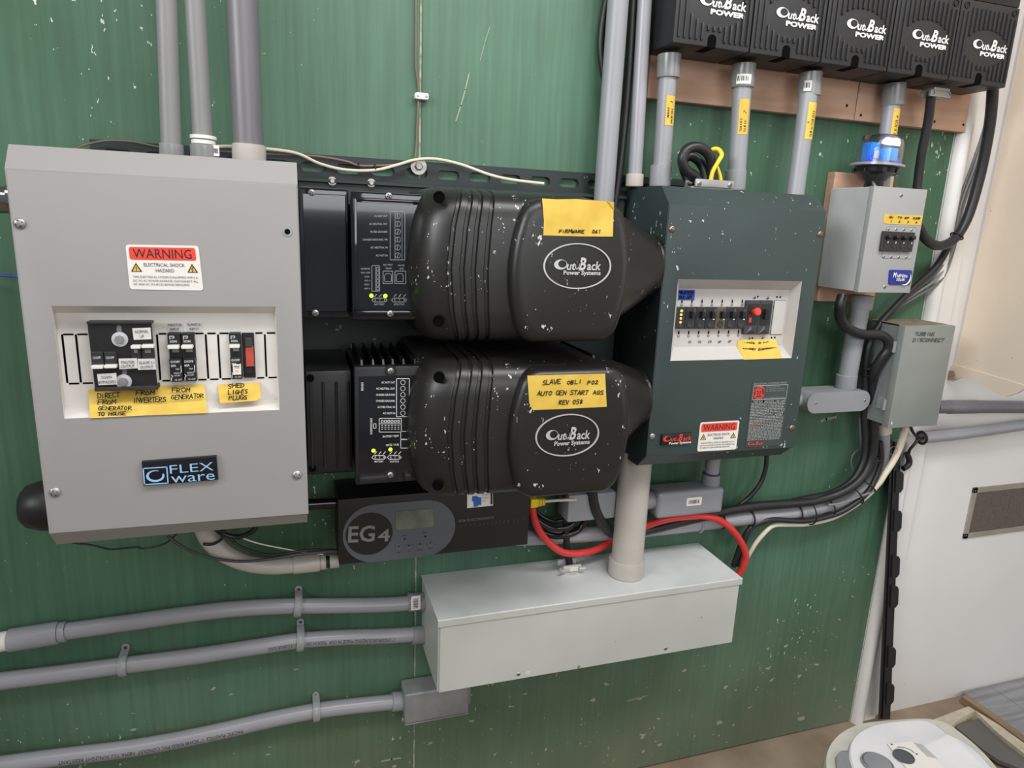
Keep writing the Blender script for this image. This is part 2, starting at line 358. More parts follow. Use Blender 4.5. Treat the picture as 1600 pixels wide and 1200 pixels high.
# ---------------------------------------------------------------- shared small parts
def screw(c, parent, r=.0042, ax=(0, -1, 0), name='screw', m=None, rot=.4, hgt=.5):
    ax = Vector(ax); mb = MB(); mb.lathe(c, ax, [(r, 0), (r, r*.15), (r*.85, r*hgt*.7), (r*.45, r*hgt), (0, r*hgt*1.05)], 14)
    n, b = frame(ax); mb.mi = 1
    for q in (rot, rot+PI/2):
        d = n*math.cos(q)+b*math.sin(q); e = ax.cross(d); p = Vector(c)+ax*(r*hgt*.9)
        mb.poly([p+d*r*.6+e*r*.12+ax*.0003, p+d*r*.6-e*r*.12+ax*.0003, p-d*r*.6-e*r*.12+ax*.0003, p-d*r*.6+e*r*.12+ax*.0003], -ax*r*.2)
    return mb.done(name, [m or steel, darkhole], parent)
def bolt(c, parent, r=.007, name='bolt', washer=.013):
    mb = MB(); c = Vector(c); mb.lathe(c, (0, -1, 0), [(washer, 0), (washer, .0012), (r, .0013)], 24)
    mb.lathe(c+Vector((0, -.001, 0)), (0, -1, 0), [(r*.95, 0), (r*.95, .004), (r*.7, .0052)], 6)
    return mb.done(name, steel, parent)
def barcode(x0, z0, x1, z1, y, parent, vertical=False, name='barcode_sticker'):
    mb = MB(); mb.poly(rrect(x0, z0, x1, z1, min(x1-x0, z1-z0)*.12, y, 2), (0, .0005, 0)); mb.mi = 1
    n = 9; 
    for k in range(n):
        w = random.uniform(.25, .7)
        if vertical:
            h = (z1-z0)*.7/n; z = z0+(z1-z0)*.15+k*h; mb.box((x0+(x1-x0)*.25, y-.0004, z), (x1-(x1-x0)*.25, y, z+h*w))
        else:
            h = (x1-x0)*.7/n; x = x0+(x1-x0)*.15+k*h; mb.box((x, y-.0004, z0+(z1-z0)*.25), (x+h*w, y, z1-(z1-z0)*.3))
    return mb.done(name, [lblw, ink], parent)
def logo_into(mb, mp, L, H):
    """script 'OutBack' lettering in a chart: L wide, H tall"""
    n = 22; o = [(.13*L*math.cos(a*2*PI/n), .40*H*math.sin(a*2*PI/n)) for a in range(n)]
    cx, cy = .14*L, .42*H
    for k in range(n):
        a0, a1 = 2*PI*k/n, 2*PI*(k+1)/n
        q = [mp(cx+.14*L*math.cos(a), cy+.42*H*math.sin(a)) for a in (a0, a1)]+[mp(cx+.035*L+.088*L*math.cos(a), cy+.05*H+.31*H*math.sin(a)) for a in (a1, a0)]
        mb._f([mb.bm.verts.new(p) for p in q])
    text_into(mb, 'ut', L*.19, H*.66, mp, .02, .2, 1, L*.27)
    mb.ribbon([(L*.455, H*.34), (L*.455, H*.14), (L*.49, H*.06), (L*.53, H*.22), (L*.56, H*.6)], H*.11, mp)
    text_into(mb, 'B', L*.155, H*.98, mp, .03, .22, 1, L*.525)
    text_into(mb, 'ack', L*.30, H*.70, mp, .022, .1, 1, L*.70)

# ================================================================ the setting
def dup(root, delta, label):
    r = root.copy(); COL.objects.link(r); r.location = Vector(root.location)+Vector(delta); r['label'] = label
    for ch in list(root.children):
        c = ch.copy(); COL.objects.link(c); c.parent = r
        for g in list(ch.children):
            d = g.copy(); COL.objects.link(d); d.parent = c
    return r
GX = 1.334; SEAM = .2085
wb = MB().box((-1.5, .014, -.02), (3.0, .12, 2.7)).done('wall_back', seam_m, kind='structure')
MB().box((-1.5, 0, .004), (SEAM-.0016, .013, 2.7), .0012, 1).done('plywood_panel', green, wb)
MB().box((SEAM+.0016, 0, .004), (GX, .013, 2.7), .0012, 1).done('plywood_panel', green, wb)
MB().box((SEAM-.0016, .0012, .004), (SEAM+.0016, .013, 2.7)).done('caulk_line', seam_m, wb)
MB().box((GX+.002, .002, 0), (3.0, .0135, 2.7)).done('wall_right', wallw, kind='structure')
MB().box((-1.5, -3.2, -.05), (3.4, .1, 0)).done('floor', floor_m, kind='structure')
mb = MB(); rings = []
for z in (0.0, .5, 1.2, 2.0, 2.7):
    rings.append([Vector((GX+.003+.016*math.cos(a)+.016, -.001-.019*math.sin(a), z)) for a in [PI*k/8 for k in range(9)]])
mb.loft(rings).done('trim_1', wallw, kind='structure')
MB().box((GX+.036, -.010, 0), (GX+.075, .003, 2.7), .002, 1).done('trim_2', wallw, kind='structure')
scr = mat('scrape_pale', (150, 160, 136), .8)
rp_ = [o for o in wb.children if o.name.startswith('plywood_panel')]
for pts_, w_ in (([(765, 42), (757, 68), (750, 95)], .0012), ([(733, 114), (727, 140), (720, 165), (712, 190)], .0022), ([(1280, 659), (1291, 655), (1309, 651)], .006), ([(980, 1095), (1000, 1090), (1012, 1086)], .003), ([(594, 1190), (612, 1186), (628, 1184)], .004), ([(548, 946), (556, 942), (564, 936)], .0012)):
    P_ = [V(x, y, 0) for x, y in pts_]
    MB().ribbon([(p.x, p.z) for p in P_], w_, lambda u, v: Vector((u, -.0004, v))).done('paint_scrape', scr, wb)
# metal vent in the white wall
v0 = V(1525, 763, .004); v1 = V(1505, 843, .004)
X0, X1, Z1, Z0 = (v0.x+v1.x)/2, V(1600, 800, .004).x+.12, v0.z, v1.z
vt = thing('wall_vent', (X0, -.002, Z0), 'galvanised wall vent with a dark mesh screen in the white wall', 'vent')
w = .014
mb = MB()
for a, b in (((X0, Z1-w), (X1, Z1)), ((X0, Z0), (X1, Z0+w)), ((X0, Z0), (X0+w, Z1)), ((X1-w, Z0), (X1, Z1))): mb.box((a[0], -.002, a[1]), (b[0], .002, b[1]), .0006, 1)
mb.done('vent_frame', mat('galvanised', (176, 170, 158), .4, metal=.35, var=.1), vt)
MB().box((X0+w, -.0008, Z0+w), (X1-w, .002, Z1-w)).done('mesh_screen', mat('vent_mesh', (98, 90, 84), .8, var=.12, vscale=120), vt)
for q in ((X0+.007, Z1-.008), (X0+.007, Z0+.008), (X0+.13, Z0+.007)): screw((q[0], -.002, q[1]), vt, .0022)
# tan sheet of board standing out from the wall, with a torn lower edge
pA, pB = Vector((1.4475, -.012, 0)), Vector((1.4050, -.20, 0)); pd = (pB-pA).normalized(); pn = Vector((pd.y, -pd.x, 0))
if pn.x > 0: pn = -pn
def onb(px, py, off=0):
    v = ray(px, py); o = Vector((0, -CD, CZ)); q = pA+pn*off; t = (q-o).dot(pn)/v.dot(pn); return o+v*t
bt = thing('tan_wall_board', (1.44, -.05, 1.0), 'large tan board with a torn wavy lower edge standing beside the grey pipes', 'board')
zt = 2.3; p0 = onb(1492, 572); near = pA+pd*.62
MB().poly([Vector((p0.x, p0.y, p0.z)), Vector((near.x, near.y, p0.z-.012)), Vector((near.x, near.y, zt)), Vector((p0.x+.022, p0.y, zt))], -pn*.012, .001, 1).done('board_face', tan, bt)
tn = [(1489, 569), (1540, 584), (1600, 602), (1640, 613), (1640, 626), (1622, 618), (1600, 608), (1588, 615), (1570, 620), (1552, 613), (1536, 601), (1518, 590), (1500, 590), (1488, 596), (1474, 591), (1477, 580)]
MB().poly([onb(x, y, .002) for x, y in tn], -pn*.004).done('torn_strip', tan, bt)
mb = MB()
for k in range(9):
    y0 = 578+k*1.7; mb.tube([onb(1475+random.uniform(0, 5), y0, .0035), onb(1490+random.uniform(0, 6), y0+2, .0035)], .0005, 5, False)
mb.done('splintered_fibres', mat('splinters', (140, 118, 96), .8), bt, kind='stuff')
# black slotted plastic strip leaning on the wall
st = thing('leaning_plastic_strip', V(1382, 1124, .05), 'long black plastic strip with side tabs leaning in the corner by the white trim', 'strip')
def sp(y, dx=0, lift=0):
    t = (y-690)/(1124-690); return V(1401-19*t+dx, y, .022+.03*t+lift)
MB().hull([sp(690, -9), sp(690, 7), sp(1124, 9), sp(1124, -10), sp(690, -9, -.014), sp(690, 7, -.014), sp(1124, 9, -.014), sp(1124, -10, -.014)], [(0, 1, 2, 3), (7, 6, 5, 4), (0, 4, 5, 1), (1, 5, 6, 2), (2, 6, 7, 3), (3, 7, 4, 0)]).done('strip_body', blk2, st)
MB().hull([sp(690, -3, .003), sp(690, 1, .003), sp(1124, 3, .003), sp(1124, -3, .003), sp(690, -3, -.004), sp(690, 1, -.004), sp(1124, 3, -.004), sp(1124, -3, -.004)], [(0, 1, 2, 3), (7, 6, 5, 4), (0, 4, 5, 1), (1, 5, 6, 2), (2, 6, 7, 3), (3, 7, 4, 0)]).done('strip_ridge', blk2, st)
for a, b in ((736, 770), (797, 831), (868, 903), (915, 950), (1011, 1044), (1068, 1101)):
    MB().poly([sp(a, 2, .006), sp(a+2, 12, .006), sp(a+6, 14, .006), sp(b-6, 14, .006), sp(b, 10, .006), sp(b, 2, .006)][::-1], (0, .008, 0), .0008, 1).done('tab', blk2, st)

# ================================================================ wooden mounting boards
zb = V(1260, 180, .018).z; xe = V(1509, 200, .018).x; xs = V(1011, 156, .018).x; xm = V(1336, 180, .018).x
b1 = MB().box((xs, -.018, zb), (xm-.001, -.0005, zb+.5), .001, 1).done('plywood_backboard', wood, label='wide reddish plywood board behind the first three black controllers', cat='board')
b2 = thing('plywood_backboard', ((xm+xe)/2, -.009, zb), 'shorter reddish plywood board with screws behind the last two black controllers', 'board')
MB().box((xm+.001, -.018, zb), (xe, -.0005, zb+.5), .001, 1).done('board_face', wood, b2)
for q in ((1323, 165), (1345, 180), (1460, 190), (1505, 195)):
    screw(V(*q, .018), b2 if q[0] > 1336 else b2, .0028, m=mat('rust_screw', (70, 56, 50), .5, metal=.4))
x0, z0, x1, z1 = quad(1290, 270, 1397, 466, .022)
b3 = MB().box((V(1290, 380, .022).x, -.022, V(1300, 471, .022).z), (V(1397, 280, .022).x, -.0005, V(1300, 268, .022).z), .001, 1).done('wooden_board', wood, label='small reddish wooden board behind the breaker box with the blue beacon', cat='board')

# ================================================================ long mounting plate with slots
def slot_plate():
    root = thing('mounting_plate', (.2, -.01, CZ), 'dark green slotted steel mounting plate behind the two inverters', 'mounting plate')
    zt, zs, zl = .0785, .069, .052          # z rel camera /D
    D = 1.15; dep = .01; X0, X1 = -.262, .74
    # flange: strips above/below the slots plus bridges between them
    zT, zA, zB, zL = CZ+.0915, CZ+.0800, CZ+.0655, CZ+.056
    mb = MB(); th = .004
    mb.box((X0, -dep, zA), (X1, -dep+th, zT)); mb.box((X0, -dep, zL), (X1, -dep+th, zB))
    x = X0; pitch = .0535; sl = .037
    while x < X1:
        mb.box((x, -dep, zB), (min(x+pitch-sl, X1), -dep+th, zA)); 
        # rounded slot ends
        for cx, s in ((x+pitch-sl, 1), (x+pitch, -1)):
            if cx > X1: continue
            r = (zA-zB)/2; zc = (zA+zB)/2
            for sg in (1, -1):
                pts = [Vector((cx, -dep, zc+sg*r))]+[Vector((cx+s*(r-r*math.cos(a)), -dep, zc+sg*r*math.sin(a))) for a in [0, PI/8, PI/4, 3*PI/8, PI/2]]
                mb.poly(pts, (0, th, 0))
        x += pitch
    mb.done('slotted_flange', plate_m, root)
    mb = MB(); mb.box((.016, -.03, CZ-.425), (.57, -.0004, CZ+.0555), .002, 1); mb.done('plate_body', plate_m, root)
    MB().box((.016, -.036, CZ+.049), (.57, -.01, CZ+.0555), .0012, 1).done('plate_lip', plate_m, root)
    bolt(V(654, 260, .0145), root)
    for q in ((519, 283), (580, 286)): bolt(V(*q, .034), root, .0045, 'screw', .0065)
    for q in ((526, 516), (585, 531), (797, 528), (853, 532)): screw(V(*q, .031), root, .004)
    return root
slot_plate()

# ================================================================ breaker panels (folded cover with a tapered window)
def cover(root, X0, X1, zt, zb, zt2, zb2, df, dc, out, inn, di, m, mi):
    """out / inn = (x0, z0, x1, z1) of the window at the front and at its floor"""
    mb = MB(); ox0, oz0, ox1, oz1 = out; y = -df
    P = [(X0, y, zb), (X1, y, zb), (X1, y, zt), (X0, y, zt), (ox0, y, oz0), (ox1, y, oz0), (ox1, y, oz1), (ox0, y, oz1)]
    mb.hull(P, [(0, 1, 5, 4), (1, 2, 6, 5), (2, 3, 7, 6), (3, 0, 4, 7)])
    for X in (X0, X1): mb.hull([(X, -df, zb), (X, -df, zt), (X, -dc, zt2), (X, -.016, zt2), (X, -.016, zb2), (X, -dc, zb2)], [(0, 1, 2, 3, 4, 5)])
    for a, b in (((-df, zt), (-dc, zt2)), ((-dc, zt2), (-.016, zt2)), ((-df, zb), (-dc, zb2)), ((-dc, zb2), (-.016, zb2))):
        mb.hull([(X0, a[0], a[1]), (X1, a[0], a[1]), (X1, b[0], b[1]), (X0, b[0], b[1])], [(0, 1, 2, 3)])
    bmesh.ops.remove_doubles(mb.bm, verts=mb.bm.verts, dist=1e-5)
    es = [e for e in mb.bm.edges if len(e.link_faces) == 2 and abs(e.verts[0].co.y+df) < 1e-4 and abs(e.verts[1].co.y+df) < 1e-4 and e.calc_face_angle(0) > .3]
    bmesh.ops.bevel(mb.bm, geom=es, offset=.0016, segments=2, affect='EDGES')
    mb.done('cover', m, root, sharp=25)
    ix0, iz0, ix1, iz1 = inn; yi = -di
    mb = MB(); mb.hull([(ox0, y, oz0), (ox1, y, oz0), (ox1, y, oz1), (ox0, y, oz1), (ix0, yi, iz0), (ix1, yi, iz0), (ix1, yi, iz1), (ix0, yi, iz1)],
                       [(4, 5, 6, 7), (0, 1, 5, 4), (1, 2, 6, 5), (2, 3, 7, 6), (3, 0, 4, 7)])
    mb.done('window_tray', mi, root)

def warn_label(root, c, dep, w):
    """c = px corners tl tr br bl"""
    A = [V(*q, dep) for q in c]; mb = MB()
    tl, tr, br, bl = A
    def at(u, v): return (tl*(1-u)+tr*u)*(1-v)+(bl*(1-u)+br*u)*v
    def P(u, v, l=0): return at(u, v)+Vector((0, -l, 0))
    def rr(u0, v0, u1, v1, r, l, ax=1.7):
        o = []
        for cu, cv, a0 in ((u1-r/ax, v0+r, -90), (u1-r/ax, v1-r, 0), (u0+r/ax, v1-r, 90), (u0+r/ax, v0+r, 180)):
            for k in range(4):
                a = math.radians(a0+30*k); o.append(P(cu+r/ax*math.cos(a), cv+r*math.sin(a), l))
        return o
    lb = mb.poly(rr(0, 0, 1, 1, .07, .0004), (0, .0004, 0)).done('warning_label', lblw, root, 'white warning label with a red band')
    MB().poly(rr(.05, .05, .95, .335, .04, .0007), (0, .0003, 0)).done('red_band', redp, lb) if False else None
    mb = MB(); mb.poly(rr(.04, .05, .95, .33, .05, .0008), (0, .0003, 0)); rb = mb.done('red_band', redp, root)
    def mp_(u0, v0, L, Hh): return (lambda x, y: P(u0+x, v0-y, .0011))
    mb = MB()
    text_into(mb, 'WARNING', .80, .20, mp_(.09, .29, 0, 0), .0)
    text_into(mb, 'ELECTRICAL SHOCK', .56, .075, mp_(.22, .475, 0, 0), 0)
    text_into(mb, 'HAZARD', .25, .075, mp_(.375, .60, 0, 0), 0)
    for s, v, L in (('THIS ELECTRICAL SYSTEM IS EQUIPPED WITH A', .735, .88), ('DC TO AC POWER INVERTER. DISCONNECT ALL', .82, .88), ('DC AND AC SOURCES BEFORE SERVICING.', .90, .76)):
        text_into(mb, s, L, .045, mp_(.06, v, 0, 0), 0)
    mb.done('warning_text', ink, root)
    for u, s in ((.115, '!'), (.88, 'z')):
        mb = MB(); mb.poly([P(u-.075, .60, .0008), P(u+.075, .60, .0008), P(u, .40, .0008)], (0, .0003, 0)); mb.mi = 1
        mb.poly([P(u-.05, .585, .001), P(u+.05, .585, .001), P(u, .445, .001)], (0, .0002, 0)); mb.mi = 0
        if s == '!': mb.ribbon([(u, .575), (u, .573)], .014, lambda x, y: P(x, y, .0013)); mb.ribbon([(u, .55), (u, .49)], .011, lambda x, y: P(x, y, .0013))
        else: mb.ribbon([(u+.01, .47), (u-.012, .53), (u+.012, .53), (u-.008, .58)], .01, lambda x, y: P(x, y, .0013))
        mb.done('hazard_triangle', [ink, yel], root)

# ---- grey AC panel
DF = .26
gp = thing('grey_breaker_panel', (-.138, -.13, CZ-.41), 'large light grey breaker panel with recessed window, left of the inverters', 'breaker panel')
gx0, gx1 = -.2886, .0131; gzt, gzb = CZ+.0342, CZ-.3924; gzt2, gzb2 = CZ+.062, CZ-.4156
out = quad(90, 478.5, 434, 647.5, DF); inn = quad(94, 489, 431.5, 631, .235)
cover(gp, gx0, gx1, gzt, gzb, gzt2, gzb2, DF, .239, out, inn, .235, pgrey, pinner)
for q in ((31, 349), (86, 769), (464, 742)): screw(V(*q, DF), gp, .0062)
c = V(449, 362, DF); mb = MB(); mb.lathe(c, (0, -1, 0), [(.0062, 0), (.0062, .0006), (.0036, .0008)], 20); mb.mi = 1; mb.lathe(c, (0, -1, 0), [(.0034, .0009), (0, .00095)], 16); mb.done('open_screw_hole', [gryp, darkhole], gp)
warn_label(gp, ((196, 382), (310, 384), (318, 454), (203, 452)), DF+.0003, 0)
# badge
bd = MB().poly(pxpoly([(221, 722), (338, 713), (341, 750), (224, 760)], DF+.006), (0, .0062, 0), .0012).done('logo_badge', [mat('badge_black', (26, 26, 30), .12)], gp, 'glossy black badge with pale blue logo')
lb_ = mat('pale_blue_print', (150, 196, 236), .3)
mb = MB()
def bmp(a, b, dep):
    return chart(V(*a, dep), V(*b, dep))
mp, L = bmp((226, 757), (262, 754.5), DF+.006)
h = L*.82; ring = [(0, 0), (0, h), (L*1.02, h), (L*1.02, 0), (0, 0)]
mb.ribbon(ring, L*.055, mp)
n = 24
for k in range(n-3):
    a0, a1 = 1.1+2*PI*k/n, 1.1+2*PI*(k+1)/n
    def rr_(a, o):
        t = (a-1.1)/(2*PI); wv = L*(.03+.10*math.sin(min(t, 1)*PI)); R_ = L*.33
        return (L*.5+(R_+wv*o*.5)*math.cos(a)*1.05, h*.5+(R_+wv*o*.5)*math.sin(a)*.8)
    mb._f([mb.bm.verts.new(mp(*rr_(a0, 1))), mb.bm.verts.new(mp(*rr_(a1, 1))), mb.bm.verts.new(mp(*rr_(a1, -1))), mb.bm.verts.new(mp(*rr_(a0, -1)))])
for s, a, b, hh in (('FLEX', (266, 740), (334, 734.5), 13),):
    mp, L = bmp(a, b, DF+.006); text_into(mb, s, L, (V(a[0], a[1]-hh, DF)-V(*a, DF)).length, mp, -.004)
mp, L = bmp((268, 754.5), (336, 749), DF+.006); text_into(mb, 'ware', L, (V(268, 738, DF)-V(268, 754, DF)).length*.95, mp, -.002)
mb.done('badge_lettering', lb_, gp)
# knob at lower left, chrome connector at upper left
c = V(76, 789, .15); kl = gx0-V(33, 789, .15).x; MB().lathe((gx0, -.15, c.z), (-1, 0, 0), [(.034, 0), (.035, kl*.45), (.034, kl*.62), (.029, kl*.88), (.022, kl*.98), (0, kl)], 28).done('side_knob', blk2, gp)
c = V(4, 312, .15); kl = gx0-V(-2, 312, .15).x; MB().lathe((gx0, -.15, c.z), (-1, 0, 0), [(.016, 0), (.016, kl*.5), (.022, kl*.52), (.022, kl*.7), (.016, kl*.75), (.017, kl*1.3), (.012, kl*1.4)], 24).done('cable_gland', mat('chrome', (170, 165, 165), .15, metal=1), gp)
# slot marks
DI = .235
def vline(x0, x1, y0, y1, wd=.0011):
    a, b = V(x0, y0, DI), V(x1, y1, DI); X = (a.x+b.x)/2
    MB().box((X-wd, -DI-.0005, b.z), (X+wd, -DI+.001, a.z)).done('slot_mark', darkhole, gp)
VX = [(96.5, 106), (118, 127), (245, 251), (321, 326), (340, 345), (413.5, 416.5), (432, 434.5)]
for a, b in VX: vline(a, b, 522.5, 598-(a-96)*.03)
for a, b in ((99, 115), (121, 137), (248, 260), (305, 318), (324, 337), (343, 357), (399, 410), (417, 430)):
    for y, s in ((522.5-(a-96)*.007, 0), (599.5-(a-96)*.03, 1)):
        o = (9-(a-96)*.02)*s; p, q = V(a+o, y, DI), V(b+o, y, DI)
        MB().box((p.x, -DI-.0005, p.z-.001), (q.x, -DI+.001, p.z+.001)).done('slot_mark', darkhole, gp)
def breaker(x0, x1, y0, y1, lever=True, amps='60A', up=True):
    X0, Z0, X1, Z1 = quad(x0, y0, x1, y1, DI+.012); k = Z1-Z0
    f = -DI-.012; w = X1-X0
    mb = MB(); mb.box((X0+.0003, f, Z0), (X1-.0003, -DI, Z0+k*.48), .0008, 1); mb.box((X0+.0003, f, Z0+k*.76), (X1-.0003, -DI, Z1), .0008, 1)
    mb.box((X0+.0003, f+.006, Z0+k*.4), (X1-.0003, -DI, Z0+k*.85)); b = mb.done('breaker', blk2, gp)
    MB().box((X0+w*.04, f-.008, Z0+k*.70), (X1-w*.1, f+.004, Z0+k*.77), .0006, 1).done('breaker_lever', white, b)
    MB().box((X0+w*.28, f+.0035, Z0+k*.60), (X0+w*.78, f+.006, Z0+k*.69)).done('status_window', mat('window_grey', (130, 128, 124), .4), b)
    mb = MB(); P = lambda x, z: (lambda u, v: Vector((X0+w*x+u, f-.0003, Z0+k*z+v)))
    text_into(mb, 'I/ON', w*.5, k*.045, P(.2, .81), .01); text_into(mb, 'O/OFF', w*.7, k*.045, P(.12, .395), .01)
    text_into(mb, amps, w*.4, k*.045, P(.12, .315), .01); text_into(mb, 'TRIP', w*.3, k*.03, P(.45, .25)); text_into(mb, 'SERIES J', w*.5, k*.028, P(.3, .17)); text_into(mb, '120/240V', w*.5, k*.028, P(.3, .12)); text_into(mb, 'UL 1077', w*.55, k*.035, P(.35, .03))
    mb.ribbon([(X0+w*.1, Z0+k*.03), (X0+w*.1, Z0+k*.09), (X0+w*.22, Z0+k*.12), (X0+w*.1, Z0+k*.15)], w*.05, lambda u, v: Vector((u, f-.0003, v)))
    mb.ribbon([(X0+w*.8, Z0+k*.2), (X0+w*.88, Z0+k*.2), (X0+w*.88, Z0+k*.34)], w*.05, lambda u, v: Vector((u, f-.0003, v)))
    mb.ribbon([(X0+w*a, Z0+k*c) for a, c in ((.2, .88), (.2, .94), (.5, .94), (.5, .9), (.32, .9))], w*.06, lambda u, v: Vector((u, f-.0003, v)))
    mb.done('breaker_print', wht, b); return (X0, Z0, X1, Z1, f, b)
breaker(263.4, 284.3, 520.5, 597); breaker(284.8, 305.4, 520.5, 596)
X0, Z0, X1, Z1, f, b = breaker(359, 377.6, 520.5, 592.5, amps='20A')
mb = MB(); mb.box((X0+.003, f-.0006, Z0+.006), (X0+.0125, f, Z0+.0195)); mb.mi = 1; mb.box((X0+.0055, f-.0009, Z0+.009), (X0+.0095, f, Z0+.0125)); mb.mi = 2
mb.box((X0+.004, f-.0009, Z0+.0165), (X0+.011, f, Z0+.0175)); mb.box((X0+.005, f-.0009, Z0+.0145), (X0+.0105, f, Z0+.0153)); mb.done('breaker_sticker', [lblw, mat('pale_orange', (240, 190, 150)), ink], b)
X0, Z0, X1, Z1 = quad(379, 520.5, 398, 591, DI+.006)
b = MB().box((X0, -DI-.004, Z0), (X1, -DI, Z1), .0008, 1).done('illuminated_breaker', blk2, gp, 'breaker with a red rocker')
x0, z0, x1, z1 = quad(384, 540, 396.5, 572, DI+.006); MB().poly([(x0, -DI-.008, z0), (x1, -DI-.008, z0), (x1, -DI-.0045, z1), (x0, -DI-.0045, z1)], (0, .004, 0)).done('red_rocker', mat('rocker_red', (178, 62, 40), .3), b)
MB().box((X0+.003, -DI-.006, Z0+.006), (X1-.003, -DI-.003, Z0+.014)).done('breaker_screw_block', blk2, b)
mb = MB(); mb.box((X0+.003, -DI-.007, Z1-.018), (X1-.002, -DI-.003, Z1-.006), .001, 1); mb.done('breaker_screw_block', mat('dk', (58, 58, 60), .4), b)
# bypass plate
DP = .258
bp = MB().poly(pxpoly([(136, 505), (236, 505), (246, 608), (148.5, 611)], DP), (0, .003, 0), .0008, 1).done('bypass_plate', mat('plate_black', (24, 24, 25), .45, specks=.3, sscale=60), gp)
MB().poly(pxpoly([(134, 503.5), (235.5, 503.5), (236.5, 507), (136.5, 507)], DP+.004), (0, .018, 0), .0006, 1).done('plate_flange', blk2, bp)
MB().poly(pxpoly([(147, 606), (246, 603), (246.5, 609), (148, 612)], DP+.004), (0, .018, 0), .0006, 1).done('plate_flange', mat('worn_black', (52, 46, 44), .6, var=.25, vscale=90), bp)
for (x0_, x1_, y0_, y1_, side) in ((142.5, 161.5, 550, 577, 0), (163, 182.5, 550, 576, 0), (204.5, 220, 541, 564, 1), (221.5, 241, 540, 564, 1)):
    X0, Z0, X1, Z1 = quad(x0_, y0_, x1_, y1_, DP+.004); mb = MB(); mb.box((X0, -DP-.004, Z0), (X1, -DP+.001, Z1), .0008, 1); b = mb.done('bypass_breaker', mat('brk2', (44, 44, 46), .4), bp)
    ym = y1_-3 if side == 0 else y0_+1.5
    X0, Z0, X1, Z1 = quad(x0_-.5, ym-2.6, x1_-.5, ym+2.6, DP+.010); MB().box((X0, -DP-.011, Z0), (X1, -DP-.002, Z1), .0007, 1).done('breaker_lever', white, bp)
    if side == 0: TL([('O/OFF', (x0_+3, 561), (x1_-4, 560.6), 4)], DP+.004, wht, bp, 'breaker_print')
    else: X0, Z0, X1, Z1 = quad(x0_+5, 546, x1_-5, 551.5, DP+.0045); MB().box((X0, -DP-.005, Z0), (X1, -DP, Z1)).done('status_window', MATS['window_grey'], bp)
for q, s in (((187.5, 530), (186, 511)), ((193.5, 596), (194.8, 579))):
    c = V(*q, DP); t = V(*s, DP); mb = MB(); mb.poly([Vector((t.x+.0025*math.cos(a), -DP-.0004, t.z+.0025*math.sin(a))) for a in [PI*k/6 for k in range(7)]]+[Vector((c.x-.0025, -DP-.0004, c.z)), Vector((c.x+.0025, -DP-.0004, c.z))], (0, .0004, 0)); mb.done('plate_slot', mat('slot_grey', (110, 110, 112)), bp)
    mb = MB(); mb.lathe(c, (0, -1, 0), [(.0088, 0), (.0088, .0014), (.004, .0016)], 24); mb.mi = 1; mb.lathe(c, (0, -1, 0), [(.0052, .0016), (.0052, .004), (.0045, .006), (0, .0062)], 8); mb.done('bolt_and_washer', [mat('nylon', (190, 192, 196), .4), steel], bp)
lw = mat('print_label', (212, 210, 206), .4)
for pts, lines in (([(206.5, 513), (235, 512), (236.5, 530), (209, 531)], [('NORMAL', (211.5, 520.7), (232, 519.8), 4.6), ('UP', (219, 528), (225.5, 527.7), 4.6)]),
                   ([(185.3, 560.5), (214, 560), (215, 575.5), (186.5, 577)], [('MASTER', (189.5, 568.3), (210.5, 568), 4.4), ('OUTPUT', (190, 574.6), (210.5, 574), 4.4)]),
                   ([(215, 561), (242, 560.5), (243.8, 577.3), (215.5, 578)], [('SLAVE L1', (217.5, 569), (241, 568.3), 4.4), ('OUTPUT', (219.5, 576), (240, 575.3), 4.4)]),
                   ([(151.5, 584.5), (181.5, 583), (183, 600.5), (154, 602)], [('DOWN', (159, 592), (175, 591.3), 4.6), ('BYPASSED', (154.5, 599.5), (181.8, 598.6), 4.6)])):
    l = MB().poly(pxpoly(pts, DP+.0052), (0, .0012, 0)).done('printed_label', lw, bp); TL(lines, DP+.0053, gryp if 0 else ink, bp, 'label_print')
for pts, lines in (([(261, 505), (286, 505), (286.5, 519.5), (262, 519.5)], [('MASTER', (263, 509.8), (284, 509.8), 4.2), ('INPUT', (266, 516.6), (280.5, 516.6), 4.2)]),
                   ([(291, 505), (315.5, 505), (316, 519), (292, 519)], [('SLAVE A', (293, 509.3), (313.5, 509.3), 4.2), ('INPUT', (296, 516.2), (311, 516.2), 4.2)])):
    l = MB().poly(pxpoly(pts, DI+.0005), (0, .0005, 0)).done('printed_label', lw, gp); TL(lines, DI+.0006, ink, gp, 'label_print')
def tape(pts, dep, parent, m=yel, deps=None, name='tape_label', label=None):
    P = [V(*q, (deps[i] if deps else dep)) for i, q in enumerate(pts)]
    return MB().poly(P, (0, .0005, 0)).done(name, m, parent, label)
tape([(138, 609), (180, 606), (319, 600.5), (321.5, 622), (323.5, 645.5), (230, 649), (140.5, 653.5)], 0, gp, deps=[.2365, .2365, .2365, .246, .262, .262, .262], label='yellow tape with black handwriting')
hand([('DIRECT', (153, 622), (187, 620), 7, ), ('FROM', (153.5, 632), (181, 631), 6.5)], .2505, ink, gp, 1.5)
hand([('GENERATOR', (153.5, 640.5), (205, 640), 5.6), ('TO HOUSE', (153, 649.8), (197, 648.4), 5.4)], .2605, ink, gp, 1.5)
hand([('FROM', (213, 617.5), (241, 616.5), 6.5), ('FROM', (268.5, 613), (297, 612), 6.5)], .2455, ink, gp, 1.5)
hand([('INVERTERS', (208, 629), (259, 627.5), 7), ('GENERATOR', (268, 624), (318, 621), 6.5)], .253, ink, gp, 1.5)
tape([(340, 601), (405.5, 597.5), (407.5, 622), (400, 626), (344, 630)], 0, gp, deps=[.2365, .2365, .254, .256, .258])
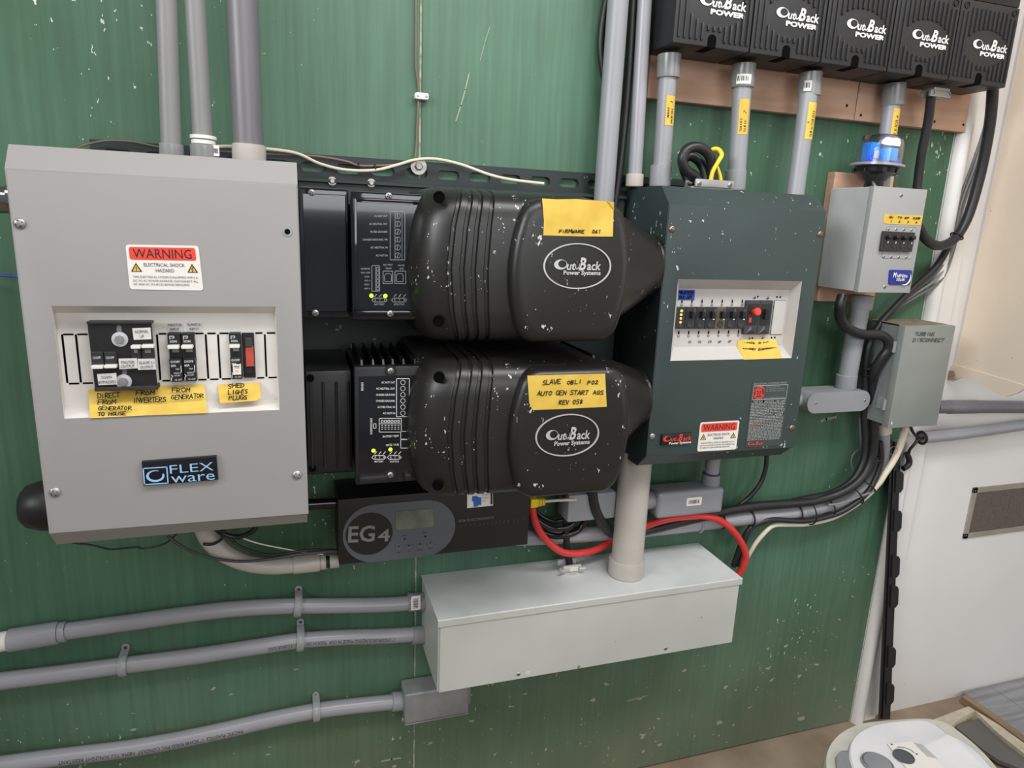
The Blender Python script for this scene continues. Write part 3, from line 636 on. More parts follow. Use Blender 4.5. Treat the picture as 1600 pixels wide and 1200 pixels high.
hand([('SHED', (357, 607), (382, 605), 6.5), ('LIGHTS', (357, 616), (387, 614.5), 6.5), ('PLUGS', (358, 625), (386, 623.5), 6.5)], .256, ink, gp, 1.5)

# ================================================================ inverters
def sell(c, b, a, e, n=44):
    """superellipse section: c=(y,z) centre, a half depth, b half height"""
    o = []
    for k in range(n):
        t = 2*PI*k/n; cs, sn = math.cos(t), math.sin(t)
        o.append((c[0]-a*math.copysign(abs(cs)**(2/e), cs), c[1]+b*math.copysign(abs(sn)**(2/e), sn)))
    return o
def shroud(root, zc, g0=(704, 724, 742, 762), gy=400):
    H = .1035; gx = [V(x, gy, .29).x for x in g0]
    st = [(.150, .90, .212), (.1510, .945, .230), (.154, .975, .250), (.162, .993, .268), (.178, 1, .280), (.194, 1, .285)]
    for g in gx: st += [(g-.0045, 1, .287), (g-.0025, .978, .2835), (g+.0015, .978, .2835), (g+.003, 1, .287)]
    st += [(.30, 1, .289), (.36, 1, .289), (.405, .99, .287), (.422, .965, .281), (.435, .92, .27)]
    cone = [(.455, .865, .254), (.480, .785, .237), (.505, .70, .220), (.530, .62, .204), (.550, .55, .191), (.566, .49, .180), (.5775, .455, .173)]
    rings = []
    for X, sh, df in st+cone:
        t = max(0, (X-.43)/(.5775-.43)); e = 6.0*(1-min(1, t*1.15))+2.05*min(1, t*1.15)
        b = H*sh; back = .03+t*.045; a = (df-back)/2; yc = -(df+back)/2
        bl = .027*max(0, 1-(X-.15)/.17); br = -.03*max(0, min(1, (X-.33)/.09))*(1 if X < .43 else max(0, 1-(X-.43)/.10))
        rings.append([Vector((X+(bl+br)*abs((z-zc)/H)**2.2+(.012*min(1, max(0, (X-.33)/.09))*(1 if X < .43 else max(0, 1-(X-.43)/.10))), y, z)) for y, z in sell((yc, zc), b, a, e)])
    mb = MB(); mb.loft(rings); mb.done('turbine_shroud', blk, root, sharp=50)
    cy = -.1235; MB().lathe((.566, cy, zc), (1, 0, 0), [(.0485, 0), (.0525, .003), (.0525, .009), (.049, .0112)], 30).done('neck_collar', blk, root)
def bowed(xl, xr, z0, z1, bl, br, ins, dep, n=22, r=.018):
    zc, h = (z0+z1)/2, (z1-z0)/2-ins; o = []
    xl += ins; xr -= ins
    def cor(z): d = max(0, abs(z-zc)-(h-r)); return r-math.sqrt(max(0, r*r-d*d))
    L = lambda z: xl+bl*(abs(z-zc)/h)**2+cor(z); R = lambda z: xr-br*(abs(z-zc)/h)**2-cor(z)
    zs = [zc-h*math.cos(PI*k/n) for k in range(n+1)]
    return [Vector((R(z), -dep, z)) for z in zs]+[Vector((L(z), -dep, z)) for z in zs[::-1]]
def inverter(kind):
    top = kind == 'top'; zc = CZ-.060 if top else CZ-.287
    root = thing('inverter', (.3, -.15, zc-.1), 'upper black power inverter with yellow tape and a clear glossy terminal cover' if top else 'lower black power inverter with ribbed left cover and three-line yellow tape', 'inverter', 'pair of inverters on the mounting plate')
    # chassis with cooling fins
    MB().box((.0835, -.212, zc-.078), (.47, -.031, zc+.078), .004, 2).done('chassis', blk2, root)
    xs = [V(x, 565, .21).x for x in (566, 584, 600, 615, 632, 650, 669)]; x = xs[-1]+.016
    while x < .46: xs.append(x); x += .0165
    for x in xs: MB().hull([(x-.0018, -.208, zc+.078), (x+.0018, -.208, zc+.078), (x+.0018, -.06, zc+.078), (x-.0018, -.06, zc+.078), (x-.0012, -.200, zc+.092), (x+.0012, -.200, zc+.092), (x+.0012, -.065, zc+.092), (x-.0012, -.065, zc+.092)],
                           [(4, 5, 6, 7), (0, 1, 5, 4), (1, 2, 6, 5), (2, 3, 7, 6), (3, 0, 4, 7)]).done('cooling_fin', blk2, root)
    if top: x0, z0, x1, z1 = quad(550, 301, 668, 500, .23)
    else: x0, z0, x1, z1 = quad(555, 573, 668, 756, .23)
    lid = MB().box((x0, -.226, z0), (.185, -.2125, z1), .003, 2).done('terminal_lid', blkg if top else blk2, root, 'glossy clear-fronted lid with white print' if top else None)
    m = .009
    MB().box((x0+m*.6, -.2268, z0+m*1.5), (.183, -.2255, z1-m*1.5), .0004, 1).done('lid_window', blkg, root)
    if top:
        for zz in (z0+m*1.1, z1-m*1.1): MB().box((x0+m*.5, -.2285, zz-.0022), (.18, -.2255, zz+.0022), .0015, 2).done('lid_rim', blkg, root)
        MB().box((x0+m*.3, -.2285, z0+m), (x0+m*.8, -.2255, z1-m), .001, 2).done('lid_rim', blkg, root)
        X0, Z0, X1, Z1 = quad(466, 293, 546, 497, .21)
        MB().box((gx1+.0015, -.206, Z0), (x0-.0015, -.031, Z1), .004, 2).done('wiring_cover', blkg, root, 'glossy smoked wiring cover')
        MB().box((gx1+.006, -.2075, Z0+.008), (x0-.005, -.205, Z1-.008), .001, 1).done('cover_window', blkg, root)
        sc = ((487, 301, .2075), (493, 489, .2075), (607.5, 306, .2285), (610, 490, .2285))
    else:
        X0, Z0, X1, Z1 = quad(478, 580, 551, 739, .20)
        MB().box((gx1+.004, -.196, Z0), (x0-.0015, -.031, Z1), .004, 2).done('wiring_cover', blk2, root, 'ribbed matt black wiring cover')
        for px in (485, 505, 525.5, 544.5):
            a = V(px, 605, .199).x; MB().tube([(a, -.196, Z1-.016), (a, -.196, Z0+.008)], .0022, 8, False).done('cover_rib', blk2, root)
        for q in ((484.5, 591), (488, 732)):
            c = V(*q, .196); MB().lathe(c, (0, -1, 0), [(.0055, 0), (.0055, .001), (.0038, .001), (.0038, .0002), (0, .0002)], 18).done('screw_recess', darkhole, root)
        for a, b in ((x0+.004, x0+.045), (x0+.068, .16)): MB().box((a, -.2345, z0+.004), (b, -.225, z0+.015), .003, 2).done('lid_foot', blk2, root)
        for xx in (x0+.004, .158): pass
        sc = ((610.5, 579.5, .229), (610, 742, .229))
    for q in sc:
        if not top: MB().lathe(V(*q[:2], q[2]-.002), (0, -1, 0), [(.009, -.003), (.008, .001), (0, .001)], 20).done('screw_boss', blk2, root)
        screw(V(q[0], q[1], q[2]), root, .0045)
    shroud(root, zc, *((),) if 0 else ()) if top else shroud(root, zc, (705, 725, 743, 762), 650)
    # recessed screw holes of the shroud
    for q in (((685, 308), (684, 501)) if top else ((685, 589), (683, 757))):
        c = V(*q, .279); MB().lathe(c+Vector((.0005, -.002, 0)), Vector((-.25, -1, 0)), [(.0075, -.004), (.0075, .0026), (.006, .003), (.006, .0012), (0, .0012)], 20).done('shroud_screw_hole', [darkhole], root)
    # battery-end cover, a bowed raised panel
    py = 410 if top else 655; D_ = .305
    xl = V(798, py, .30).x; xr = V(986, py, .30).x
    zz1, zz0 = zc+.093, zc-.096
    rings = [bowed(xl, xr, zz0, zz1, .021, .020, i_, d_) for i_, d_ in ((0, .270), (0, .292), (.001, .297), (.004, .3015), (.009, .3040), (.016, .305))]
    MB().loft(rings).done('battery_cover', blk, root, sharp=40)
    D_ += .0006
    # oval badge
    cpx = (902.5, 416, 53, 36) if top else (886.8, 680, 49.5, 33)
    c = V(cpx[0], cpx[1], D_); rx = hp(cpx[0], cpx[1], D_, cpx[2]); rz = (V(cpx[0], cpx[1]-cpx[3], D_)-c).length
    mb = MB(); n = 48
    E_ = lambda k, s, y: Vector((c.x+rx*s*math.cos(2*PI*k/n), y, c.z+rz*s*math.sin(2*PI*k/n)))
    for k in range(n):
        for (s0, y0), (s1, y1) in zip(((1.0, -D_+.001), (1.0, -D_-.001), (.955, -D_-.001)), ((1.0, -D_-.001), (.955, -D_-.001), (.955, -D_+.001))):
            mb.hull([E_(k, s0, y0), E_(k+1, s0, y0), E_(k+1, s1, y1), E_(k, s1, y1)], [(0, 1, 2, 3)])
    bmesh.ops.remove_doubles(mb.bm, verts=mb.bm.verts, dist=1e-6)
    ring = mb.done('badge_ring', silv, root)
    a, b = ((865, 421), (938, 422)) if top else ((852, 688), (921, 685))
    mb = MB(); mp, L = chart(V(*a, D_), V(*b, D_), .0008); H_ = (V(a[0], a[1]-19, D_)-V(*a, D_)).length
    logo_into(mb, mp, L, H_)
    a, b = ((880, 429), (938, 429.5)) if top else ((865.5, 696.5), (921, 693))
    mp, L = chart(V(*a, D_), V(*b, D_), .0008); text_into(mb, 'Power Systems', L, H_*.34, mp, .03)
    mb.done('badge_lettering', silv, root)
    D2 = D_+.0002
    if top:
        tape([(847, 310), (870, 311.5), (900, 311), (940, 314), (959, 315.6), (957.6, 369.7), (905, 369.3), (849, 367.6), (850, 345)], D2, root, label='blank-topped yellow tape')
        MB().poly(pxpoly([(949, 314), (959.5, 316), (959, 327)], D2+.0012), (0, .0006, 0)).done('tape_curl', mat('tape_back', (196, 160, 60)), root)
        hand([('FIRMWARE', (873, 364), (912, 364.3), 5), ('061', (925, 364), (938, 364), 5.5)], D2, ink, root, 1.1)
    else:
        tape([(824, 587), (945.5, 583.8), (948, 635.5), (890, 638.5), (832.5, 640.8), (827, 630)], D2, root, label='yellow tape with three lines of handwriting')
        hand([('SLAVE', (847, 601), (875, 599.5), 7), ('OBLI', (886, 600), (908, 599), 6), ('P02', (918, 601), (934, 600), 6), ('AUTO GEN', (839, 618), (884, 617), 6.5), ('START AGS', (890, 616.5), (942, 616), 6.5), ('REV 058', (873, 632), (909, 631), 6.5)], D2, ink, root, 1.2)
    # print on the lid
    y_ = .2271 if not top else .2271
    mb = MB(); Q = lambda x, y: V(x, y, y_)+Vector((0, -.0004, 0))
    def line(pts, w=.7):
        p = [Q(*q) for q in pts]; mb.ribbon([(v.x, v.z) for v in p], hp(*pts[0], y_, w/2)*2, lambda u, v: Vector((u, -y_-.0004, v)))
    def circ(x, y, r, w=.9, n=14): line([(x+r*math.cos(2*PI*k/n), y+r*math.sin(2*PI*k/n)) for k in range(n+1)], w)
    def tx(s, a, b, h):
        mp, L = chart(Q(*a), Q(*b), 0); text_into(mb, s, L, (V(a[0], a[1]-h, y_)-V(*a, y_)).length, mp, .01)
    def rect(x0, y0, x1, y1, w=.7): line([(x0, y0), (x1, y0), (x1, y1), (x0, y1), (x0, y0)], w)
    if top:
        rect(609.5, 330.5, 632.5, 406); line([(617, 331), (617, 406)], .5); line([(628, 331), (628, 406)], .5)
        for k, s in enumerate(('AC HOT OUT', 'AC NEUTRAL OUT', 'FILTER GROUND', 'CHASSIS GROUND / PE', 'AC NEUTRAL IN', 'AC HOT IN')):
            y = 337.5+k*12.3; circ(621.5, y, 4.2, .8); line([(620.5+(k % 3), y-3.6), (621.5-(k % 3)*.5, y+3.8)], .8); w_ = len(s)*2.05; tx(s, (605.5-w_, y+1.5), (605.5, y+1.5), 2.9)
        rect(581, 415, 593, 455); line([(587, 415), (587, 455)], .5)
        for k, s in enumerate(('INVERTER', 'ON / OFF', 'AUX -', 'AUX +', 'NOT -', 'NOT +')):
            y = 420+k*6.2; rect(588, y-2, 592, y+2.2, .7); tx(s, (578.5-len(s)*1.8, y+1), (578.5, y+1), 2.3)
        for xx in (598.5, 617): rect(xx, 423.5, xx+17-(2 if xx < 600 else 0), 443, .9); line([(xx+2.5, 430), (xx+2.5, 440), (xx+13, 440), (xx+13, 430), (xx+11, 427.5), (xx+5, 427.5), (xx+2.5, 430)], .8)
        tx('BATTERY', (599, 415), (614, 415), 2.4); tx('TEMP', (602, 420.5), (612, 420.5), 2.4); tx('MATE', (622, 416), (632, 416), 2.4); tx('HUB', (624, 421), (630.5, 421), 2.4)
        gy = 468.8; gl = ((581, 'BATTERY', 594), (611.5, 'STATUS', 624)); leds = ((580.3, 462), (602, 462.3))
    else:
        rect(619.5, 591.5, 639.5, 651, 1)
        for k, s in enumerate(('AC HOT OUT', 'AC NEUTRAL OUT', 'CHASSIS GROUND', 'CHASSIS GROUND', 'AC NEUTRAL IN', 'AC HOT IN')):
            y = 597.5+k*9.6; circ(629.5, y, 3.6, 1); w_ = len(s)*2.1; tx(s, (617-w_, y+1.5), (617, y+1.5), 3)
        rect(592.5, 653.5, 627, 675, .9); line([(592.5, 662), (627, 662)], .7)
        for k in range(6):
            xx = 597+k*5.1; rect(xx-1.4, 657-.5, xx+1.6, 660, 1)
            for j in range(3): line([(xx-1, 664.5+j*3), (xx+1.2, 664.5+j*3)], 1)
        rect(626, 674, 638, 686, .8); rect(626, 687, 638, 700, .8); line([(639, 673), (641, 673), (641, 701), (638, 701)], .8)
        tx('BATTERY TEMP', (598, 683.5), (623, 682.5), 3); tx('MATE / HUB', (603, 697), (623, 696), 3)
        for y in range(598, 612, 2): line([(564.5, y), (567.5, y)], .9)
        for y in range(654, 680, 2): line([(578.5, y), (581.5, y)], .9)
        rect(583.5, 662, 587.5, 669, .8)
        gy = 714.5; gl = ((581, 'BATTERY', 591.5), (605, 'STATUS', 615)); leds = ((583.5, 704), (610, 702.2))
    for g, s, xe_ in gl:
        w_ = 22 if not top else 24; h_ = 3
        line([(g+3, gy-h_), (g+w_-3, gy-h_), (g+w_, gy), (g+w_-3, gy+h_), (g+3, gy+h_), (g, gy), (g+3, gy-h_)], .9)
        for k, ch in enumerate('GYR'): tx(ch, (g+4+k*w_/3.2, gy+1.5), (g+6.4+k*w_/3.2, gy+1.5), 3)
        for k in range(3): line([(g+4+k*w_/3.2, gy-5), (g+7.5+k*w_/3.2, gy-9)], 1.1)
        tx(s, (g+4, gy+8), (g+w_-4, gy+7.8), 2.6)
    mb.done('terminal_print', gryp if top else wht, root)
    for q in leds:
        MB().lathe(Q(*q), (0, -1, 0), [(.0027, 0), (.0024, .0008), (.001, .0014), (0, .0015)], 14).done('status_light', led, root, 'lit green indicator')
    return root
def shroud_top(): pass
inverter('top'); inverter('lower')

# ================================================================ charger below the inverters
CDp = .10
X0, _, X1, _ = quad(528.5, 780, 826, 860, CDp); Zb = (V(530, 884, CDp).z+V(825, 850, CDp).z)/2; Zt = (V(527, 778, CDp).z+V(827, 760, CDp).z)/2
eg = thing('battery_charger', ((X0+X1)/2, -.05, Zb), 'wide flat black battery charger with grey oval control panel below the inverters', 'charger')
MB().box((X0, -CDp, Zb), (X1, -.012, Zt), .002, 2).done('charger_case', chrg, eg)
a, b = V(535.5, 838, CDp), V(711, 820, CDp); c_ = V(620, 785, CDp).z; d_ = V(608, 875, CDp).z
MB().poly(rrect(a.x, d_, b.x, c_, (c_-d_)*.499, -CDp-.0012, 12), (0, .001, 0)).done('control_panel', chrgp, eg, 'grey oval panel')
c = V(577, 833.5, CDp); r1 = hp(577, 833, CDp, 36.5); r2 = (V(577, 800.5, CDp)-c).length
MB().poly(ellipse((c.x, -CDp-.0018, c.z), r1, r2), (0, .001, 0)).done('logo_disc', chrg, eg)
T('EG', (543.5, 847), (585, 845), CDp+.002, 24, mat('logo_grey', (128, 130, 132), .5), eg, 'logo_lettering', off=.02)
T('4', (590, 846), (609, 845), CDp+.002, 18, MATS['logo_grey'], eg, 'logo_lettering', off=.02)
x0, z0, x1, z1 = quad(617.5, 796, 677.5, 825.5, CDp); MB().box((x0, -CDp-.0022, z0), (x1, -CDp, z1), .0006, 1).done('display', mat('lcd', (112, 118, 104), .2, var=.15, vscale=40), eg)
for q in ((623, 854), (639.4, 852.4), (656, 850), (672.4, 848)):
    MB().lathe(V(*q, CDp+.001), (0, -1, 0), [(.0062, 0), (.0062, .001), (.0052, .0017), (.004, .0012), (0, .0012)], 20).done('button', chrgp, eg)
    c = V(*q, CDp+.0022); mb = MB(); mb.ribbon([(c.x-.0014, c.z-.001), (c.x, c.z+.0012), (c.x+.0014, c.z-.001)], .0008, lambda u, v: Vector((u, -CDp-.0026, v))); mb.done('button_mark', darkhole, eg)
for q in ((632, 842), (664.4, 838)): MB().lathe(V(*q, CDp+.001), (0, -1, 0), [(.0015, 0), (.0014, .0006), (0, .0008)], 10).done('status_light', darkhole, eg)
TL([('EG4 ELECTRONICS', (717, 815.8), (771, 810), 3.6)], CDp, mat('dim_print', (120, 120, 118)), eg)
TL([('C H A R G E V E R T E R  5 K W', (717, 824), (821, 813.5), 4)], CDp, mat('dimmer_print', (66, 66, 65)), eg)
TL([('MENU', (620, 864), (626, 863.5), 2), ('UP', (637, 862), (641, 861.7), 2), ('DOWN', (652.5, 860), (659, 859.5), 2), ('ENTER', (669, 858), (676, 857.3), 2), ('POWER', (627, 838), (636, 837.3), 2), ('FAULT', (660, 833.5), (668, 832.8), 2)], CDp+.001, ink, eg)
stk = MB().poly(pxpoly([(730, 771), (770, 767.8), (770.3, 790), (730, 794)], CDp+.0005), (0, .0004, 0)).done('barcode_label', lblw, eg, 'white label with a blue connector picture')
MB().poly(pxpoly([(738, 775.5), (746, 775), (747, 777), (752, 777), (752, 789), (748, 789), (747, 791.5), (740, 792), (740, 784), (737.5, 783)], CDp+.0009), (0, .0003, 0)).done('connector_picture', mat('label_blue', (50, 100, 175)), stk)
MB().poly(pxpoly([(766.5, 769.5), (769.3, 769.3), (769.4, 788), (766.6, 788.3)], CDp+.0009), (0, .0003, 0)).done('label_stripe', ink, stk)
TL([('DISCONNECT', (753.5, 774), (764, 773.4), 2), ('DC MODULE', (753.5, 779), (764, 778.4), 2), ('48V', (753.5, 784), (759, 783.6), 2.4)], CDp+.0006, gryp, stk, 'label_print')

# ================================================================ dark green DC panel
DG = .167; DJ = .14
dc = thing('green_breaker_panel', (.73, -.08, CZ-.41), 'dark green breaker panel with white recessed window, right of the inverters', 'breaker panel')
X0, X1 = .5777, .8846
out = quad(1053.5, 437.5, 1245, 561.5, DG); inn = quad(1056.5, 452, 1228, 541, DJ)
cover(dc, X0, X1, CZ+.0409, CZ-.3837, CZ+.0695, CZ-.4095, DG, .138, out, inn, DJ, dgreen, mat('tray_white', (194, 190, 187), .5, var=.02))
for q in ((1050.3, 358), (1281.5, 366), (1019, 682), (1237.3, 668.5)): screw(V(*q, DG), dc, .0055, m=mat('brown_screw', (150, 120, 112), .3, metal=.7) if q[1] < 500 or q[0] > 1200 else None)
warn_label(dc, ((1094.3, 660), (1155.5, 656.7), (1149.8, 702), (1089, 705.6)), DG+.0003, 0)
b = MB().poly(pxpoly([(1035, 679.5), (1080.5, 676), (1080.5, 691.5), (1033, 696)], DG+.004), (0, .004, 0), .0008).done('logo_badge', blk2, dc, 'small badge with red lettering')
mb = MB(); mp, L = chart(V(1035.5, 690.5, DG+.004), V(1080, 687.5, DG+.004), .0006); logo_into(mb, mp, L, (V(1035, 680.5, DG)-V(1035, 691, DG)).length); mb.done('badge_lettering', redp, dc)
TL([('Power Systems', (1045, 694.6), (1079.5, 692), 3.6)], DG+.0042, wht, dc, 'badge_lettering', off=.03)
sl = MB().poly(pxpoly([(1176, 597), (1234.8, 594.4), (1219.7, 696), (1164.4, 699)], DG+.0008), (0, .0006, 0)).done('rating_label', mat('label_dark', (62, 72, 70), .4), dc, 'dark rating label with grey print')
mb = MB(); A_, B_, C_, D__ = [V(*q, DG+.001) for q in ((1176, 597), (1234.8, 594.4), (1219.7, 696), (1164.4, 699))]
SP = lambda u, v: (A_*(1-u)+B_*u)*(1-v)+(D__*(1-u)+C_*u)*v+Vector((0, -.0004, 0))
def st_(s, u, v, L, h): text_into(mb, s, L, h, lambda x, y: SP(u+x, v-y))
st_('INDUSTRIAL CONTROL PANEL', .04, .04, .88, .022); st_('CONFORMS TO', .38, .095, .35, .016); st_('UL 508A FIRST EDITION', .38, .125, .5, .014); st_('UL 1741 FIRST EDITION', .38, .155, .5, .014)
mb.ribbon([(.04, .06), (.95, .06), (.95, .27), (.04, .27), (.04, .06)], .012, SP)
st_('OPTIONS MAX CURRENT PER PANEL', .1, .258, .82, .014)
v = .30
rnd = random.Random(3)
while v < .97:
    if not (.9 < v and True):
        for a0 in ((.03, .97),):
            u = a0[0]
            while u < a0[1]-.05:
                l = rnd.uniform(.03, .11); e_ = min(u+l, a0[1]-.02); mb.ribbon([(u, v), (e_, v)], .011, SP); u = e_+.022
    v += .0235
for u in (.05, .2, .35, .65, .8, .93): mb.ribbon([(u, .30), (u+.001, .30)], .05, SP)
for u in (.5, .65, .8, .94): mb.ribbon([(u+.0, .44), (u+.001, .44)], .045, SP)
for u in (.4, .53, .68, .82, .95): mb.ribbon([(u, .50), (u+.001, .50)], .04, SP)
mb.done('rating_print', mat('print_mid', (158, 164, 162)), sl)
mb = MB(); n = 20
for (r_, w_) in ((.145, .03),):
    mb.ribbon([(.20+r_*math.cos(2*PI*k/n), .165+r_*.58*math.sin(2*PI*k/n)) for k in range(n+1)], w_, lambda u, v: SP(u, v)+Vector((0, -.0003, 0)))
text_into(mb, 'ETL', .2, .09, lambda x, y: SP(.10+x, .205-y)+Vector((0, -.0003, 0)), .04)
text_into(mb, 'WARNING', .22, .016, lambda x, y: SP(.18+x, .60-y)+Vector((0, -.0006, 0)), .02); text_into(mb, 'CAUTION', .26, .016, lambda x, y: SP(.06+x, .685-y)+Vector((0, -.0006, 0)), .02)
logo_into(mb, lambda x, y: SP(.05+x, .965-y)+Vector((0, -.0006, 0)), .42, .055)
mb.done('red_print', redp, sl)
# breakers in the window
yj = -DJ
for k in range(7):
    xa, xb_ = 1055.3+k*15.75, 1055.3+(k+1)*15.75
    X0_, Z0_, X1_, Z1_ = quad(xa, 480, xb_, 514, DJ+.008); w_ = X1_-X0_
    b = MB().box((X0_+.0002, yj-.008, Z0_), (X1_-.0002, yj, Z1_), .0008, 1).done('indicator_block' if k == 0 else 'breaker', mat('brk_taupe', (92, 84, 68), .4) if k == 4 else mat('brk3', (46, 45, 47), .4), dc)
    if k == 0:
        for j, q in enumerate(((1065, 485.8), (1064.3, 491.7), (1063.7, 497.6), (1063.1, 503.6), (1062.4, 509.4))):
            MB().lathe(V(*q, DJ+.008), (0, -1, 0), [(.0022, 0), (.002, .0008), (0, .0012)], 12).done('status_light', led if j == 0 else (ledoff if j == 4 else ledo), b)
    else:
        xc = (X0_+X1_)/2; kz = Z1_-Z0_
        MB().lathe((xc, yj-.008, Z0_+kz*.22), (0, -1, 0), [(w_*.30, 0), (w_*.30, .0012), (w_*.22, .0014), (w_*.2, .0006), (0, .0006)], 14).done('breaker_dial', mat('brk4', (62, 60, 62), .4), b)
        MB().box((xc-w_*.12, yj-.017, Z0_+kz*.50), (xc+w_*.16, yj-.007, Z0_+kz*.82), .001, 1).done('breaker_lever', blkm, b)
        MB().box((xc+w_*.2, yj-.0092, Z0_+kz*.6), (xc+w_*.46, yj-.007, Z0_+kz*.92), .0005, 1).done('breaker_tab', mat('brk5', (74, 74, 78), .35), b)
        if k > 1: MB().box((xc+w_*.2, yj-.0092, Z0_+kz*.42), (xc+w_*.36, yj-.007, Z0_+kz*.55)).done('rating_mark', wht, b)
sm = thing and steel
for k in range(7):
    for (px, py, s) in ((1065+k*15.7, 475.8-k*.05, 1), (1060+k*15.55, 524.6-k*.25, 1)):
        c = V(px, py, DJ); MB().lathe(c, (0, -1, 0), [(.0028, 0), (.0026, .001), (0, .0014)], 12).done('screw', sm, dc)
        MB().poly([Vector((c.x-.0014, yj-.0004, c.z+.0025)), Vector((c.x+.0014, yj-.0004, c.z+.0025)), Vector((c.x+.0012, yj-.0004, c.z+.0075)), Vector((c.x, yj-.0004, c.z+.009)), Vector((c.x-.0012, yj-.0004, c.z+.0075))], (0, .0003, 0)).done('keyhole', darkhole, dc)
for k, (xa, xb_) in enumerate(((1165, 1185.5), (1185.8, 1205.5))):
    X0_, Z0_, X1_, Z1_ = quad(xa, 469.6, xb_, 522.5, DJ+.008); kz = Z1_-Z0_; w_ = X1_-X0_
    b = MB().box((X0_, yj-.008, Z0_), (X1_, yj, Z1_), .001, 1).done('main_breaker', mat('brk6', (58, 58, 62), .35), dc)
    MB().box((X0_+w_*.12, yj-.0095, Z0_+kz*.28), (X1_-w_*.12, yj-.0075, Z0_+kz*.9), .0006, 1).done('breaker_face', mat('brk7', (34, 34, 36), .35), b)
    MB().hull([(X0_+w_*.1, yj-.008, Z0_+.001), (X1_-w_*.1, yj-.008, Z0_+.001), (X0_+w_*.5, yj-.011, Z0_+kz*.16), (X0_+w_*.5, yj-.008, Z0_+kz*.26)], [(0, 1, 2), (0, 2, 3), (1, 3, 2)]).done('breaker_wedge', MATS['brk6'], b)
    if k == 0:
        MB().lathe((X0_+w_*.5, yj-.009, Z0_+kz*.68), (.1, -1, .1), [(w_*.16, 0), (w_*.2, .006), (w_*.27, .010), (w_*.22, .013), (0, .0135)], 16).done('red_lever', redp, b)
        MB().box((X0_+w_*.22, yj-.0105, Z0_+kz*.36), (X0_+w_*.42, yj-.009, Z0_+kz*.5), .0004, 1).done('red_mark', redp, b)
    else: MB().box((X0_+w_*.3, yj-.016, Z0_+kz*.45), (X0_+w_*.6, yj-.009, Z0_+kz*.75), .001, 1).done('breaker_lever', blkm, b)
X0_, Z0_, X1_, Z1_ = quad(1206.4, 469.6, 1224.5, 522, DJ); b = MB().box((X0_-.0006, yj-.0006, Z0_-.0006), (X1_+.0008, yj, Z1_+.0006)).done('blank_outline', darkhole, dc)
MB().box((X0_, yj-.0025, Z0_), (X1_, yj, Z1_), .0005, 1).done('blank_plate', MATS['tray_white'], dc)
for q in ((1178.5, 464.8), (1199, 465.3), (1170.5, 528.5), (1190.8, 528)): screw(V(*q, DJ), dc, .003)
for q in ((1184, 463.6), (1214, 464), (1219, 464.3), (1175.5, 528.3), (1205.5, 527.6), (1210.5, 527.4)): MB().lathe(V(*q, DJ), (0, -1, 0), [(.0018, 0), (.0018, .0003), (0, .0003)], 10).done('drill_hole', darkhole, dc)
tape([(1058, 452.5), (1086, 453), (1085, 469), (1056.5, 468.5)], DJ+.001, dc, blu, name='blue_tape_label')
hand([('MASTER', (1060, 459.5), (1083, 459.7), 4.5), ('SOLAR', (1059.5, 466.5), (1080, 466.7), 4.5)], DJ+.001, ink, dc, 1.2)
tape([(1153.6, 531), (1211.7, 529.7), (1213.2, 540), (1222.3, 560), (1162.2, 562), (1152, 541)], 0, dc, deps=[DJ+.001, DJ+.001, DJ+.0015, DG+.001, DG+.001, DJ+.0015])
hand([('MASTER', (1157, 539), (1179, 538.5), 3.6), ('SLAVE', (1184.5, 538), (1200, 537.5), 3.6)], DJ+.003, ink, dc, .9)
hand([('BATTERY', (1160, 548), (1180, 547.5), 3.8), ('DISCONNECTS', (1184.5, 547.2), (1213, 546.3), 3.4)], DJ+.012, ink, dc, .9)
hand([(s, (1075+k*15.6, 535.5-(k > 3)*.5), (1079.5+k*15.6, 535.3-(k > 3)*.5), 3) for k, s in enumerate(('CC', 'CC', 'CG', 'OP', 'OP'))], DJ, mat('pencil', (110, 106, 104)), dc, .7)

# ================================================================ five charge controllers on the top boards
CF = .11; cw = .1448; cz0 = CZ+.2905; cx0 = .5915
cc = thing('charge_controller', (cx0+cw/2, -.065, cz0), 'leftmost black ribbed charge controller, above the conduit with the NORTH tape', 'charge controller', 'row of black charge controllers')
mb = MB(); mb.box((cx0, -CF, cz0), (cx0+cw-.0022, -.0185, cz0+.138), .0025, 2); mb.done('controller_body', blkcc, cc)
MB().box((cx0+.001, -CF+.001, cz0+.1384), (cx0+cw-.003, -.0185, cz0+.30), .004, 2).done('upper_cover', blk2, cc)
cxm, czm = cx0+cw*.5, cz0+.062
for k in range(13):
    x = cx0+cw*(.057+.0735*k); q = (x-cxm-.002)/.053; h = .031*math.sqrt(max(0, 1-q*q)); lo0 = cz0+(.0235 if abs(k-6) < 2 else .0085)
    top_ = cz0+(.126 if 1 < k < 11 else .118)
    segs = [(lo0, czm-h), (czm+h, top_)] if h > .004 else [(cz0+.0085, top_)]
    for a, b in segs:
        if b-a > .004: MB().box((x-.0023, -CF-.0032, a), (x+.0023, -CF+.001, b), .0013, 2).done('rib', blkcc, cc)
MB().poly([Vector((cxm-.002+.0078*math.cos(a), -CF-.0006, cz0+.0125+.0068*math.sin(a))) for a in [PI*k/8 for k in range(9)]]+[Vector((cxm-.0098, -CF-.0006, cz0)), Vector((cxm+.0058, -CF-.0006, cz0))], (0, .0012, 0)).done('keyhole_slot', darkhole, cc)
MB().box((cxm-.0098, -CF-.0004, cz0-.0006), (cxm+.0058, -CF+.035, cz0+.001)).done('keyhole_slot', darkhole, cc)
for x in (cx0+.012, cx0+cw-.014):
    c = Vector((x, -CF, cz0+.128)); MB().lathe(c, (0, -1, 0), [(.0062, 0), (.0062, .0015), (.0044, .0018), (.0044, .0006), (0, .0006)], 16).done('screw_recess', blk2, cc)
